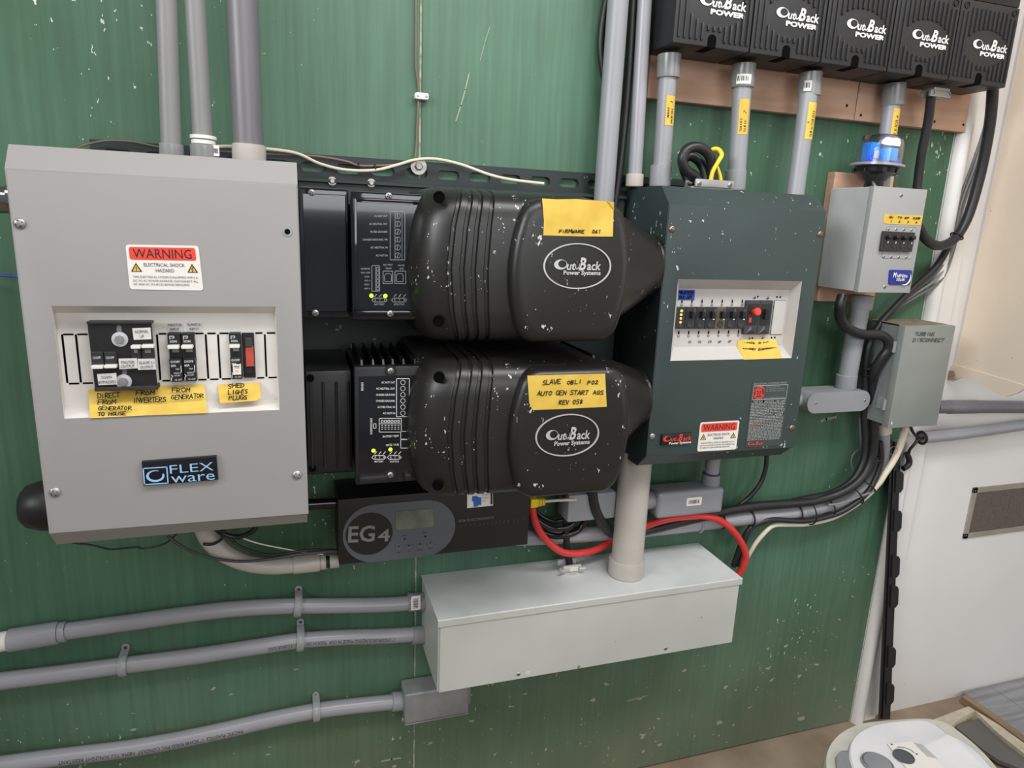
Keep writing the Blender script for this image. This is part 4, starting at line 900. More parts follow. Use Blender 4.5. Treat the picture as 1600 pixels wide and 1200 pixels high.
sh = cx0+2*cw      # third unit's left edge gives the lettering position
mb = MB(); A, B = V(1322, 46, CF+.001), V(1384, 53, CF+.001); zl = (A.z+B.z)/2+.0012
mp, L = chart((A.x-2*cw, -CF, zl), (B.x-2*cw, -CF, zl), .0012); logo_into(mb, mp, L, .0185)
A, B = V(1335.5, 56, CF), V(1381.5, 61, CF); zl = (A.z+B.z)/2-.0016
mp, L = chart((A.x-2*cw, -CF, zl), (B.x-2*cw, -CF, zl), .0012); text_into(mb, 'POWER', L, .0068, mp, .05)
mb.done('logo_lettering', wht, cc)
for k, s in enumerate(('second black ribbed charge controller, above the conduit with the SHED 2 tape', 'middle black ribbed charge controller of the five', 'black ribbed charge controller fourth from the left, above the clear blue beacon', 'rightmost black ribbed charge controller, beside the tan board')):
    dup(cc, (cw*(k+1), 0, 0), s)

# ================================================================ conduits
def coup_top(coup): return any(Vector(a).z > CZ+.2 for a, *_ in coup)
def pipe(name, label, pts, r, m, coup=(), group=None, cat='conduit', seg=20, smooth=True, n=8):
    """coup: (pointA, pointB, radius, material, name)"""
    mid = pts[len(pts)//2]; root = thing(name, mid, label, cat, group)
    pts = list(pts)
    if pts[0].z > CZ+.2 and (pts[0]-pts[1]).normalized().z > .7 and not coup_top(coup) and not smooth: pts = [pts[0]+(pts[0]-pts[1])*((2.6-pts[0].z)/(pts[0].z-pts[1].z))]+pts[1 if len(pts) == 2 else 0:]
    MB().tube(pts, r, seg, smooth, n=n).done('pipe', m, root, sharp=50)
    for a, b, rr, mm, nm in coup:
        a, b = Vector(a), Vector(b); d = b-a; L = d.length
        MB().lathe(a, d, [(rr*.93, 0), (rr, .0008), (rr, L*.9), (rr*.97, L)], 24).done(nm, mm, root)
    return root
def wtape(root, p0, p1, r, zt, zb_, xa, xb_, lines, m=yel):
    """tape wrapped on a near vertical pipe p0-p1; xa/xb = tape edges as pixels at mid height"""
    p0, p1 = Vector(p0), Vector(p1)
    def ctr(z): t = (z-p0.z)/(p1.z-p0.z); return p0.lerp(p1, t)
    ym = -(ctr(zt).y); a0, a1 = [math.asin(max(-.96, min(.96, (V(x, y, ym+r*.8).x-ctr((zt+zb_)/2).x)/r))) for x, y in (xa, xb_)]
    def S(a, z, l=.0006): c = ctr(z); return Vector((c.x+(r+l)*math.sin(a), c.y-(r+l)*math.cos(a), z))
    mb = MB(); n = 6
    g = [[mb.bm.verts.new(S(a0+(a1-a0)*i/n, z)) for i in range(n+1)] for z in (zb_, zt)]
    for i in range(n): mb._f([g[0][i], g[0][i+1], g[1][i+1], g[1][i]])
    mb.done('tape_label', m, root, 'yellow tape with handwriting')
    mb = MB(); am = a1-a0
    for s, x0, L, off, h in lines:
        hand_into(mb, s, L, h*am, (lambda u, v: S(a1-off*am-v, zb_+x0+u, .0011)), .0011)
    # strokes are charted as (metres, radians): widen across
    mb.done('handwriting', ink, root)
Z = lambda px, py, dep: V(px, py, dep).z
dp = .10
def seg(a, b, dep): return [V(*a, dep), V(*b, dep)]
# three above the grey panel
r1 = rp(261, 100, dp, 17); P0, P1 = V(260, -12, dp), V(268, 246, dp)
pipe('conduit', 'leftmost light grey vertical conduit above the grey breaker panel', [P0, P1], r1, pvcn, [(V(268, 225, dp), V(268.5, 248, dp), r1*1.2, fit, 'coupling')], 'conduits above the grey panel', smooth=False)
P0, P1 = V(304, -12, dp), V(318, 235, dp); r2 = rp(304, 100, dp, 16.6)
pipe('conduit', 'light grey vertical conduit with a white collar above the grey breaker panel', [P0, P1], r2, pvcn, [(V(317.5, 212, dp), V(317.7, 218, dp), r2*1.32, white, 'white_ring'), (V(317.7, 219, dp), V(318, 226, dp), r2*1.2, white, 'white_collar'), (V(319, 227, dp), V(320, 250, dp), r2*1.42, fit, 'coupling')], 'conduits above the grey panel', smooth=False)
bc = V(337, 236, dp+r2*1.42); rt = bpy.data.objects['conduit.001']; barcode(bc.x-.004, bc.z-.006, bc.x+.004, bc.z+.008, -dp-r2*1.0, rt)
P0, P1 = V(378, -12, dp), V(389, 240, dp); r3 = rp(378, 100, dp, 24.8)
pipe('conduit', 'thick dark grey vertical conduit, rightmost above the grey breaker panel', [P0, P1], r3, pvcd, [(V(389, 226, dp), V(389.5, 252, dp), r3*1.12, pvcw, 'coupling')], 'conduits above the grey panel', smooth=False)
# beside the inverters
d0 = .045
pipe('conduit', 'tall light grey conduit rising behind the upper inverter, left of a black cable', [V(967, -14, d0), V(942, 330, d0)], rp(955, 150, d0, 16.5), pvcl, smooth=False)
pipe('power_cable', 'straight black cable between the two tall grey conduits', [V(990, -14, .03), V(982, 120, .03), V(972, 230, .03), V(963, 300, .03), V(958, 340, .03)], rp(980, 150, .03, 6.6), rubber, cat='cable')
pipe('power_cable', 'black cable curving out from behind the tall light grey conduit at the top', [V(950, -14, .016), V(941, 40, .016), V(939, 80, .016), V(945, 125, .016), V(955, 170, .016)], rp(945, 50, .016, 6), rubber, cat='cable')
rC = rp(1000, 150, .045, 11.3)
pipe('conduit', 'tall mid grey conduit entering the back left of the green panel', [V(1008, -14, .045), V(991, 292, .045)], rC, pvcb, [(V(992, 272, .045), V(991, 291, .045), rC*1.27, pvcw, 'coupling')], smooth=False)
def vdrop(label, top, bot, cpl, cpl2, half, dep, tape_, lines, bar=None, chalf=19, bdep=None):
    r = rp((top[0]+bot[0])/2, (top[1]+bot[1])/2, dep, half); p0, p1 = V(*top, dep), V(*bot, bdep or dep)
    rc = rp(*cpl[0], dep, chalf)
    cps = [(V(*cpl[0], dep), V(*cpl[1], dep), rc, fit, 'coupling')]
    if cpl2: cps.append((V(*cpl2[0], dep), V(*cpl2[1], dep), rp(*cpl2[0], dep, 17), pvcl, 'lower_coupling'))
    root = pipe('conduit', label, [p0, p1], r, pvcl, cps, 'conduits between charge controllers and panels', smooth=False)
    if tape_:
        (ya, yb, xa, xb_) = tape_; ym = (ya+yb)/2
        wtape(root, p0, p1, r, Z((xa+xb_)/2, ya, dep+r), Z((xa+xb_)/2, yb, dep+r), (xa, ym), (xb_, ym), lines)
    if bar:
        a, b = V(bar[0], bar[1], dep+rc*.2), V(bar[2], bar[3], dep+rc*.5); c_ = V(*cpl[0], dep)
        def S(X, z): s_ = max(-.9, min(.97, (X-c_.x)/(rc+.0006))); return Vector((c_.x+s_*(rc+.0006), c_.y-(rc+.0006)*math.sqrt(1-s_*s_), z))
        mb = MB()
        for k in range(5):
            xa_, xb2 = a.x+(b.x-a.x)*k/5, a.x+(b.x-a.x)*(k+1)/5; mb.hull([S(xa_, b.z), S(xb2, b.z), S(xb2, a.z), S(xa_, a.z)], [(0, 1, 2, 3)])
        mb.done('barcode_sticker', lblw, root)
        mb = MB()
        for k in range(10):
            X = a.x+(b.x-a.x)*(.14+.072*k); w_ = random.choice((.0005, .001)); o = Vector((0, -.0006, 0)); zA, zB = b.z+(a.z-b.z)*.3, a.z-(a.z-b.z)*.2
            mb.hull([S(X, zA)+o, S(X+w_, zA)+o, S(X+w_, zB)+o, S(X, zB)+o], [(0, 1, 2, 3)])
        mb.done('barcode', ink, root)
    return root
vdrop('grey conduit with NORTH tape between the first controller and green panel', (1045, 90), (1032, 292), ((1046, 85), (1044, 122)), ((1033, 258), (1031, 291)), 14.2, .062, (149, 196, 1039.5, 1053), [('NORTH', .004, .022, .25, .22), ('1', .035, .004, .3, .25), ('ARRAY', .012, .016, .66, .16)])
vdrop('grey conduit with SHED 2 tape and barcode below the second controller', (1162, 105), (1149, 298), ((1163, 100), (1160, 137)), ((1150, 266), (1148, 297)), 14.8, .062, (154, 210, 1155, 1168), [('SHED', .004, .018, .25, .22), ('2', .034, .005, .3, .3), ('SOUTH', .004, .02, .66, .16)], (1143, 116, 1167, 133))
vdrop('grey conduit with SHED SOUTH tape below the third controller', (1267, 118), (1242, 306), ((1267, 113), (1264, 150)), None, 14.8, .062, (160, 219, 1258, 1271), [('SHED', .004, .018, .3, .25), ('SOUTH', .024, .024, .3, .25), ('3', .026, .004, .72, .2)], (1248, 126, 1262, 143), bdep=.078)
vdrop('grey conduit with EXTRA 4 tape passing behind the blue beacon', (1397, 135), (1375, 300), ((1398, 130), (1395, 165)), None, 14.6, .048, (169, 211, 1393, 1403.5), [('EXTRA', .002, .024, .3, .35), ('4', .03, .005, .3, .35)])
# cable clamp and loops on top of the green panel
zt_ = CZ+.0695
cl = thing('cable_clamp', V(1110, 290, .10), 'silver two-screw cable clamp on top of the green panel', 'cable clamp')
a, b = V(1078, 285, .10), V(1142, 288, .10)
MB().box((a.x, -.108, zt_+.0003), (b.x, -.078, zt_+.005), .0015, 1).done('clamp_base', steel, cl)
MB().box((a.x+.004, -.112, zt_+.004), (b.x-.002, -.107, zt_+.017), .002, 2).done('clamp_jaw', mat('cast_zinc', (176, 176, 172), .4, metal=.5, var=.1), cl)
MB().box((a.x+.004, -.082, zt_+.004), (b.x-.002, -.076, zt_+.017), .002, 2).done('clamp_jaw', MATS['cast_zinc'], cl)
for x in (a.x+.011, b.x-.010): screw((x, -.112, zt_+.010), cl, .0045, m=steel)
MB().tube([Vector((a.x+.006, -.095, zt_+.010)), Vector((a.x-.006, -.10, zt_+.012))], .0022, 8, False).done('clamp_screw_end', steel, cl)
def cable(label, pts, r, m=rubber, name='power_cable', cat='cable', group=None, seg=10, n=8):
    return tag(MB().tube([V(*p) for p in pts], r, seg, True, n=n).done(name, m, sharp=60), label, cat, group)
rk = rp(1090, 240, .09, 8.3)
cable('thick black cable looping up out of the silver clamp, front loop', [(1112, 291, .095), (1113, 262, .095), (1106, 240, .098), (1090, 230, .10), (1073, 234, .10), (1066, 250, .10), (1072, 266, .098), (1086, 276, .092), (1094, 291, .09)], rk, group='cables looping out of the clamp on the green panel')
cable('second thick black cable loop behind the first on the green panel', [(1103, 291, .088), (1100, 265, .075), (1090, 250, .070), (1076, 244, .068), (1067, 256, .066), (1074, 278, .070), (1083, 291, .085)], rk*.95, group='cables looping out of the clamp on the green panel')
cable('yellow wire bent in a small loop beside the black cable loops', [(1109, 291, .105), (1113, 270, .108), (1122, 253, .11), (1127.5, 242, .108), (1122, 233.5, .10), (1112, 235, .092), (1113, 248, .088), (1120, 262, .088), (1125, 277, .09), (1126, 291, .092)], rp(1120, 250, .1, 3.6), yelc, 'yellow_wire')

# ================================================================ small breaker box with beacon
mbx = thing('small_breaker_box', (1.08, -.08, CZ-.1), 'small light grey breaker box on a wooden board under the blue beacon', 'breaker box')
bm_l = mat('box_light', (158, 159, 159), .4, var=.02)
MX0, MX1, MZ0, MZ1 = 1.018, 1.1425, CZ-.0995, CZ+.0935
MB().box((MX0, -.118, MZ0+.001), (MX1, -.0225, MZ1-.001), .001, 1).done('box_body', mat('box_side_lit', (192, 193, 194), .4), mbx)  # same paint as the cover; side light is put into this paler colour
MB().box((MX0-.0008, -.13, MZ0), (MX1+.001, -.1182, MZ1), .0012, 2).done('front_cover', bm_l, mbx)
for q in ((1408, 305.3), (1382, 448)): screw(V(*q, .13), mbx, .0035)
tape([(1382.4, 334.4), (1442, 337), (1439, 352.3), (1380, 349.3)], .1306, mbx)
hand([('ON', (1389, 340.5), (1394, 340.8), 2.6), ('TO', (1402, 341), (1408, 341.3), 2.6), ('OFF', (1413, 341.8), (1420, 342), 2.6), ('CLEAR', (1426, 342), (1437, 342.6), 2.6), ('1', (1391, 347), (1393, 347), 2.6), ('2', (1404, 347.6), (1406, 347.6), 2.6), ('3', (1417, 348), (1419, 348), 2.6), ('4', (1430, 348.8), (1432, 348.8), 2.6)], .131, ink, mbx, .7)
x0, z0, x1, z1 = quad(1381, 354, 1429, 404.5, .13)
MB().poly(rrect(x0, z0, x1, z1, .006, -.1304, 4), (0, .0006, 0)).done('opening_outline', mat('outl', (120, 122, 122)), mbx)
MB().poly(rrect(x0+.0008, z0+.0008, x1-.0008, z1-.0008, .0055, -.1308, 4), (0, .0006, 0)).done('breaker_plate', bm_l, mbx)
for k in range(4):
    xa, xb_ = 1379+k*12.3, 1379+(k+1)*12.3; X0_, Z0_, X1_, Z1_ = quad(xa, 361.2+k*.7, xb_, 391.8+k*.7, .137); Z0_, Z1_ = quad(1379, 362, 1428, 393, .137)[1::2]
    b = MB().box((X0_+.0002, -.137, Z0_), (X1_-.0002, -.1308, Z1_), .001, 1).done('breaker', MATS['brk3'], mbx)
    xc = (X0_+X1_)/2; kz = Z1_-Z0_; MB().lathe((xc, -.137, Z0_+kz*.68), (-.1, -1, .25), [(.0042, 0), (.0036, .005), (.0042, .009), (.003, .010), (0, .0102)], 14).done('breaker_toggle', blkm, b)
    MB().lathe((xc, -.137, Z0_+kz*.28), (0, -1, 0), [(.0042, 0), (.0042, .0012), (.0032, .0013), (.0032, .0003), (0, .0003)], 14).done('breaker_dial', MATS['brk4'], b)
    MB().box((xc+.003, -.1376, Z0_+kz*.4), (xc+.0048, -.137, Z0_+kz*.5)).done('rating_mark', wht, b)
for q in ((1388, 358), (1400, 358.4), (1412, 359), (1424, 359.5), (1380.6, 401), (1392.6, 401.3), (1404, 401.5), (1416, 401.8)): screw(V(*q, .1308), mbx, .0026)
b = MB().poly(pxpoly([(1392, 421.5), (1424, 422.2), (1426, 424), (1422.5, 443.5), (1420.5, 445.4), (1390.5, 444.8), (1389, 443), (1390.5, 423)], .1325), (0, .0024, 0), .0006).done('logo_badge', mat('badge_blue', (38, 52, 140), .2), mbx, 'blue badge with white lettering')
mb = MB()
for s, a_, b_, h, o in (('M', (1395, 433), (1399.5, 433.2), 7, .04), ('idNite', (1401, 433), (1417, 433.6), 5, .02), ('SOLAR', (1400, 438.6), (1413, 439), 4, .03)):
    mp, L = chart(V(*a_, .133), V(*b_, .133)); text_into(mb, s, L, (V(a_[0], a_[1]-h, .133)-V(*a_, .133)).length, mp, o)
c = V(1415, 435, .1336)
for k in range(16):
    a0, a1 = -2.2+k*.19, -2.2+(k+1)*.19; R_ = hp(1415, 435, .133, 8.5); t0, t1 = math.sin(PI*k/16), math.sin(PI*(k+1)/16)
    mb._f([mb.bm.verts.new(Vector((c.x+R_*s_*math.cos(a_), c.y, c.z+R_*s_*math.sin(a_)))) for a_, s_ in ((a0, 1), (a1, 1), (a1, 1-.28*t1), (a0, 1-.28*t0))])
mb.done('badge_lettering', wht, mbx)
# beacon
bc = V(1371, 262, .075); rb = rp(1372, 256, .075, 44.5); zb0 = MZ1
zf = bc.z
be = thing('warning_beacon', (bc.x, bc.y, zb0), 'clear domed warning beacon with lit blue lamp and black base on the small breaker box', 'beacon')
ax = Vector((.045, 0, 1)).normalized()
B0 = Vector((bc.x-.003, bc.y, zb0)); Hn = zf-zb0
MB().lathe(B0, ax, [(rb*.40, 0), (rb*.36, .003), (rb*.34, Hn*.30), (rb*.55, Hn*.62), (rb*.80, Hn*.72), (rb*.82, Hn*.95), (rb*.78, Hn)], 32).done('beacon_base', mat('base_black', (22, 22, 24), .2), be)
for k in range(8):
    a_ = k*PI/4+.3; p = B0+Vector((math.cos(a_)*rb*.83, math.sin(a_)*rb*.83, Hn*.83)); MB().box(p-Vector((.002, .002, .004)), p+Vector((.002, .002, .004)), .0008, 1).done('grip_tab', MATS['base_black'], be)
clear = bpy.data.materials.new('clear_plastic'); clear.use_nodes = True; nt = clear.node_tree; nt.nodes.clear()
o_ = nt.nodes.new('ShaderNodeOutputMaterial'); mx_ = nt.nodes.new('ShaderNodeMixShader'); tr_ = nt.nodes.new('ShaderNodeBsdfTransparent'); gl_ = nt.nodes.new('ShaderNodeBsdfGlossy'); lw_ = nt.nodes.new('ShaderNodeLayerWeight')
tr_.inputs[0].default_value = (.86, .86, .95, 1); gl_.inputs['Roughness'].default_value = .06; lw_.inputs[0].default_value = .32
nt.links.new(lw_.outputs['Facing'], mx_.inputs[0]); nt.links.new(tr_.outputs[0], mx_.inputs[1]); nt.links.new(gl_.outputs[0], mx_.inputs[2]); nt.links.new(mx_.outputs[0], o_.inputs[0])
MB().lathe(B0+ax*Hn, ax, [(rb*.84, 0), (rb, .001), (rb, .005), (rb*.88, .006)], 36).done('dome_flange', mat('flange_clear', (176, 176, 196), .15, alpha=.72), be)
zt_d = (V(1376, 211, .075).z-zf)
def dome(r0, h, t): 
    pr = [(r0, 0), (r0*.985, h*.45), (r0*.95, h*.75), (r0*.86, h*.92), (r0*.6, h*.99), (0, h)]
    return pr
mb = MB(); D0 = B0+ax*(Hn+.0062); mb.lathe(D0, ax, dome(rb*.86, zt_d-.006, 0), 36)
inner = MB
mb.done('clear_dome', clear, be, sharp=60)
bluem = mat('lens_blue', (50, 140, 225), .2, emit=.18)
D1 = D0
MB().lathe(D1+Vector((0, 0, .0003)), ax, [(rb*.72, 0), (rb*.72, .004), (rb*.6, .005)], 24).done('lamp_deck', mat('deck_grey', (120, 124, 150), .3), be)
MB().box(D1+Vector((-rb*.55, -rb*.1, .005)), D1+Vector((-rb*.08, rb*.35, zt_d*.66)), .003, 2).done('lamp_block', bluem, be, 'blue lamp block')
MB().box(D1+Vector((-rb*.02, -rb*.45, .005)), D1+Vector((rb*.52, rb*.1, zt_d*.50)), .004, 2).done('lamp_block', mat('lens_cyan', (100, 175, 230), .15, emit=.22), be, 'pale blue lamp block')
for dx in (.12, .50): MB().lathe(D1+Vector((rb*dx-.003, -rb*.25, zt_d*.60)), (0, -.3, 1), [(.010, 0), (.0095, .006), (.006, .012), (0, .0135)], 16).done('flash_bulb', mat('bulb_white', (225, 232, 245), .1, emit=.9), be)
MB().box(D1+Vector((-rb*.5, -rb*.32, .008)), D1+Vector((-rb*.3, -rb*.25, .022)), .0005, 1).done('metal_tab', mat('tab', (190, 185, 170), .4), be)
for dx in (-.62, .62): MB().lathe(D1+Vector((rb*dx, -rb*.25, .005)), (0, 0, 1), [(.005, 0), (.0045, .006), (0, .009)], 12).done('blue_led', mat('led_blue', (20, 40, 255), .3, emit=5), be)

# pipe below the small box and its elbow body
dG = .05
rG = rp(1335, 520, dG, 16)
r_ = pipe('conduit', 'whitish grey conduit from the small breaker box down to the oval elbow fitting', [V(1347, 462, dG), V(1322, 600, dG)], rG, pvcl, [(V(1349, 461, dG), V(1345, 483, dG), rp(1347, 470, dG, 18.5), pvcl, 'coupling'), (V(1323.5, 585, dG), V(1321, 606, dG), rG*1.1, pvcl, 'coupling')], smooth=False)
x0, z0, x1, z1 = quad(1262, 612, 1359, 644, .075)
lb1 = thing('conduit_elbow', ((x0+x1)/2, -.05, z0), 'light grey elbow fitting with an oval screwed cover right of the green panel', 'conduit fitting')
MB().poly(rrect(x0, z0, x1, z1, (z1-z0)*.49, -.069, 8), (0, .045, 0), .002).done('elbow_body', pvcl, lb1)
MB().poly(rrect(x0, z0, x1, z1, (z1-z0)*.499, -.075, 10), (0, .0055, 0), .0015).done('elbow_cover', pvcl, lb1)
for q in ((1275, 629.5), (1351, 625.7)): screw(V(*q, .075), lb1, .0028)
zc_ = (z0+z1)/2; MB().lathe((.8855, -.047, zc_), (1, 0, 0), [(.0145, 0), (.0145, x0-.8855-.006), (.0135, x0-.8855+.004)], 24).done('elbow_hub', pvcl, lb1)

# grey disconnect box
x0, z0, x1, z1 = quad(1401.5, 509.3, 1478.5, 666, .115)
gd = thing('grey_disconnect_box', ((x0+x1)/2, -.05, z0), 'tall grey metal disconnect box with hinged door and pencil writing, by the tan board', 'electrical box')
boxg2 = mat('box_grey_dark', (134, 138, 134), .42, var=.08, vscale=8, specks=.25, sscale=40)
MB().box((x0+.002, -.098, z0+.004), (x1-.004, -.0145, z1-.003), .001, 1).done('box_body', mat('box_grey_side', (122, 128, 128), .45, var=.1, vscale=12), gd)
MB().box((x0, -.115, z0), (x1, -.0985, z1), .0015, 2).done('box_door', boxg2, gd)
MB().box((x0+.001, -.1, z1+.0002), (x1-.005, -.02, z1+.001)).done('dust_layer', mat('dust', (134, 122, 104), .9, var=.2, vscale=60), gd)
for zz in (z0+(z1-z0)*.79, z0+(z1-z0)*.22):
    MB().tube([Vector((x0-.0035, -.100, zz-.011)), Vector((x0-.0035, -.100, zz+.011))], .0038, 10, False).done('hinge', boxg2, gd); MB().box((x0-.001, -.098, zz-.012), (x0+.0018, -.078, zz+.012)).done('hinge_leaf', boxg2, gd)
hand([('TURBINE', (1429, 524), (1459, 524.5), 5), ('DISCONNECT', (1426, 533.5), (1474, 534.5), 5)], .1152, inkb, gd, .9)
mb = MB(); mb.mi = 0
for z_ in (536.5, 539.0): pass
c = V(1467, 648, .10); MB().lathe((x1+.002, -.105, c.z), (0, -1, 0), [(.006, 0), (.006, .002), (.003, .002), (.003, 0)], 14).done('latch_ring', steel, gd)
MB().box((x1-.0005, -.112, c.z-.004), (x1+.004, -.098, c.z+.012), .0008, 1).done('latch', boxg2, gd)

# long grey conduit run, from the left to under the disconnect box
run = [(1379, 672), (1380, 700), (1374, 735), (1352, 764), (1316, 783), (1282, 792.5), (1246, 800), (1180, 808), (1120, 815), (1060, 822), (1000, 828), (940, 833), (880, 837), (840, 839), (805, 840)]
rr_ = rpy(1180, 808, .035, 10.2)
lc = pipe('conduit_run', 'long grey conduit sweeping from below the charger up to the grey disconnect box', [V(x, y, .035) for x, y in run], (lambda t: rr_*(1+.16*t)), pvcb, [(V(1254, 798.5, .035), V(1281, 792.7, .035), rr_*1.14, pvcl, 'coupling'), (V(1379.5, 660, .035), V(1380, 676, .035), rr_*1.3, mat('cream_fitting', (204, 196, 182), .4), 'coupling')])
def ring(px, py, dep, halfpx, tpx, name, parent, m=blkm, w=.0014, label=None, hz=None, **k):
    """thin strap round a run; tpx = a second pixel along the run"""
    c = V(px, py, dep); t = (V(*tpx, dep)-c).normalized(); n_, b_ = frame(t); R_ = rp(px, py, dep, halfpx, 200)
    mb = MB(); mb.tube([c+n_*R_*math.cos(a)+b_*R_*math.sin(a) for a in [2*PI*i/20 for i in range(21)]], w, 6, False)
    return mb.done(name, m, parent, **k)
ring(1092, 819, .035, 12.5, (1120, 815), 'ring_clamp', lc, mat('clamp_grey', (150, 150, 156)), .0022)

# thick cables of the bundle
bg_ = 'black cables tied along the long conduit'
cable('thick ribbed black cable from under the small box down along the conduit run', [(1316, 462, .09), (1312, 478, .095), (1312, 494, .085), (1322, 511, .08), (1346, 522, .08), (1372, 523, .085), (1386, 530, .09), (1388, 544, .09), (1378, 559, .085), (1367, 578, .075), (1364, 600, .06), (1364.5, 642, .058), (1366, 685, .058), (1361, 718, .058), (1347, 745, .058), (1320, 767, .058), (1280, 781, .05), (1230, 787, .05), (1180, 791, .045), (1132, 799, .045), (1075, 813, .045), (1010, 829, .05), (965, 836, .06), (945, 822, .07), (930, 795, .075), (924, 755, .075)], rp(1364, 640, .06, 8), rubber, group=bg_, n=5)
cable('second black cable hugging the left side of the vertical bundle', [(1482, 385, .02), (1462, 418, .025), (1430, 448, .03), (1398, 480, .04), (1372, 510, .05), (1356, 545, .055), (1352, 600, .050), (1350, 642, .050), (1352, 690, .048), (1348, 722, .05), (1330, 752, .05), (1300, 770, .045), (1260, 779, .045), (1215, 788, .042), (1170, 795, .04)], rp(1352, 640, .05, 6), rubber, group=bg_, n=5)
cable('thin black cable drooping below the conduit run to the junction box', [(1375, 690, .06), (1377, 720, .06), (1366, 752, .06), (1350, 775, .06), (1320, 797, .055), (1290, 808, .05), (1254, 814, .05), (1208, 812, .05), (1184, 818, .045), (1169, 829, .04), (1157, 852, .035), (1146, 885, .03)], rp(1254, 814, .05, 4.6), rubber, group=bg_, n=5)
cable('thinner black cable beside it running down behind the red cable', [(1300, 803, .045), (1254, 809, .045), (1212, 806, .045), (1190, 812, .04), (1175, 824, .035), (1163, 850, .03), (1153, 885, .03)], rp(1254, 814, .05, 3), rubber, group=bg_, n=5)
for k, (o, m_) in enumerate(((0, gcab), (4.5, mat('grey_cable_light', (128, 128, 126), .45)), (9, gcab))):
    cable(('thin grey cable, left strand of the three beside the thick black cable', 'pale grey cable, middle strand of the three by the thick black cable', 'thin grey cable, right strand of the three by the thick black cable')[k],
          [(1546+o*.3, 150, .012), (1538+o*.3, 200, .012), (1518+o, 260, .012), (1500+o, 310, .012), (1492+o*.6, 350, .012), (1486+o*.5, 390, .014), (1462+o, 428+o, .018), (1425+o, 456+o*.7, .022), (1392, 482+o*.6, .03), (1373, 505+o*.4, .035), (1360+o*.3, 535, .04)]+([(1356, 580, .04)] if k != 1 else [(1352, 580, .04), (1343, 620, .03), (1345, 680, .03), (1347, 715, .03), (1338, 740, .035)]), rp(1500, 310, .015, 2.4), m_, 'signal_cable', group='thin grey cables beside the thick black one')
cable('tiny grey wire loop beside the vertical cable bundle', [(1341, 702, .02), (1332, 712, .02), (1330, 725, .022), (1335, 738, .028), (1342, 742, .03)], rp(1335, 720, .02, 1.5), gcab, 'signal_cable', n=5)
cable('thin pale grey cable crossing over the conduit run near its bend', [(1378, 755, .06), (1362, 768, .064), (1340, 777, .064), (1316, 786, .06), (1294, 789, .055)], rp(1340, 776, .05, 2), MATS['grey_cable_light'], 'signal_cable', n=5)
cable('cream cable hanging from the grey disconnect box into the bundle bend', [(1414, 668, .05), (1408, 692, .055), (1397, 718, .06), (1383, 740, .062), (1372, 757, .062), (1350, 779, .055), (1325, 797, .05), (1300, 810, .045), (1262, 819, .045), (1232, 820, .045), (1210, 821, .045), (1197, 830, .045), (1180, 850, .04), (1165, 876, .035), (1160, 890, .03)], lambda t: rp(1400, 700, .05, 6.6)*(1-.42*min(1, t*2.2)), crm, 'cream_cable', n=5)
cable('thin black cable curving from the green panel bottom to the conduit run', [(1198, 712, .03), (1196, 733, .03), (1187, 757, .03), (1168, 779, .03), (1145, 795, .035), (1120, 802, .03), (1070, 806, .022)], rp(1190, 750, .03, 3.8), rubber)
cable('thick black cable from the rightmost charge controller curving into the small box', [(1552, 128, .07), (1547, 190, .06), (1534, 262, .05), (1517, 325, .045), (1503, 357, .045), (1487, 377, .05), (1466, 384, .055), (1447, 374, .06), (1436, 355, .065), (1424, 335, .07)], lambda t: rp(1540, 200, .06, 10)*(1-.12*t), rubber)
c4 = cable('thick black cable dropping from the fourth charge controller behind the small box', [(1455, 148, .07), (1450, 190, .06), (1440, 240, .05), (1434, 285, .045), (1430, 325, .045)], rp(1450, 190, .06, 8), rubber)
gl = thing('cable_gland', V(1462, 146, .07), 'silver cable clamp under the fourth charge controller', 'cable clamp')
a = V(1446, 146, .07); b = V(1478, 146, .07); MB().box((a.x, -.082, a.z-.006), (b.x, -.076, a.z+.006), .002, 2).done('clamp_jaw', MATS['cast_zinc'], gl)
MB().box((a.x, -.064, a.z-.006), (b.x, -.058, a.z+.006), .002, 2).done('clamp_jaw', MATS['cast_zinc'], gl)
MB().box((a.x+.006, -.084, a.z+.005), (b.x-.006, -.057, a.z+.0105), .001, 1).done('clamp_base', MATS['cast_zinc'], gl)
for x in (a.x+.006, b.x-.006): screw((x, -.082, a.z), gl, .0035)
tg = 'black zip ties'
def zt(label, px, py, dep, half, t, tail=None, w=.0016):
    o = ring(px, py, dep, half, t, 'zip_tie', None, blkm, w); tag(o, label, 'zip tie', tg)
zt('zip tie round the thick black cable bend right of the small box', 1495, 369, .046, 9.5, (1503, 357))
zt('zip tie round the whole bundle at the conduit coupling', 1262, 800, .042, 20, (1290, 793))
zt('zip tie round the conduit left of the bundle, above the cream cable', 1172, 810, .037, 12.5, (1200, 806))
zt('zip tie just left of the conduit coupling', 1246, 801, .037, 12, (1270, 797))
zt('zip tie where the bundle starts to bend upward', 1296, 793, .04, 13, (1320, 783))
zt('lower zip tie on the bundle bend', 1336, 773, .048, 16, (1350, 762))
zt('upper zip tie on the bundle bend', 1352, 757, .05, 17, (1364, 742))
zt('zip tie round the vertical bundle below the disconnect box', 1366, 716, .052, 13, (1368, 700))
zt('zip tie round the vertical bundle left of the disconnect box hinge', 1358, 584, .052, 11, (1357, 560))
zt('zip tie on the vertical bundle just above the elbow fitting', 1358, 573, .055, 11, (1357, 560))
zt('zip tie low on the conduit beside the elbow fitting with barcode', 1127, 814, .036, 12, (1140, 812))

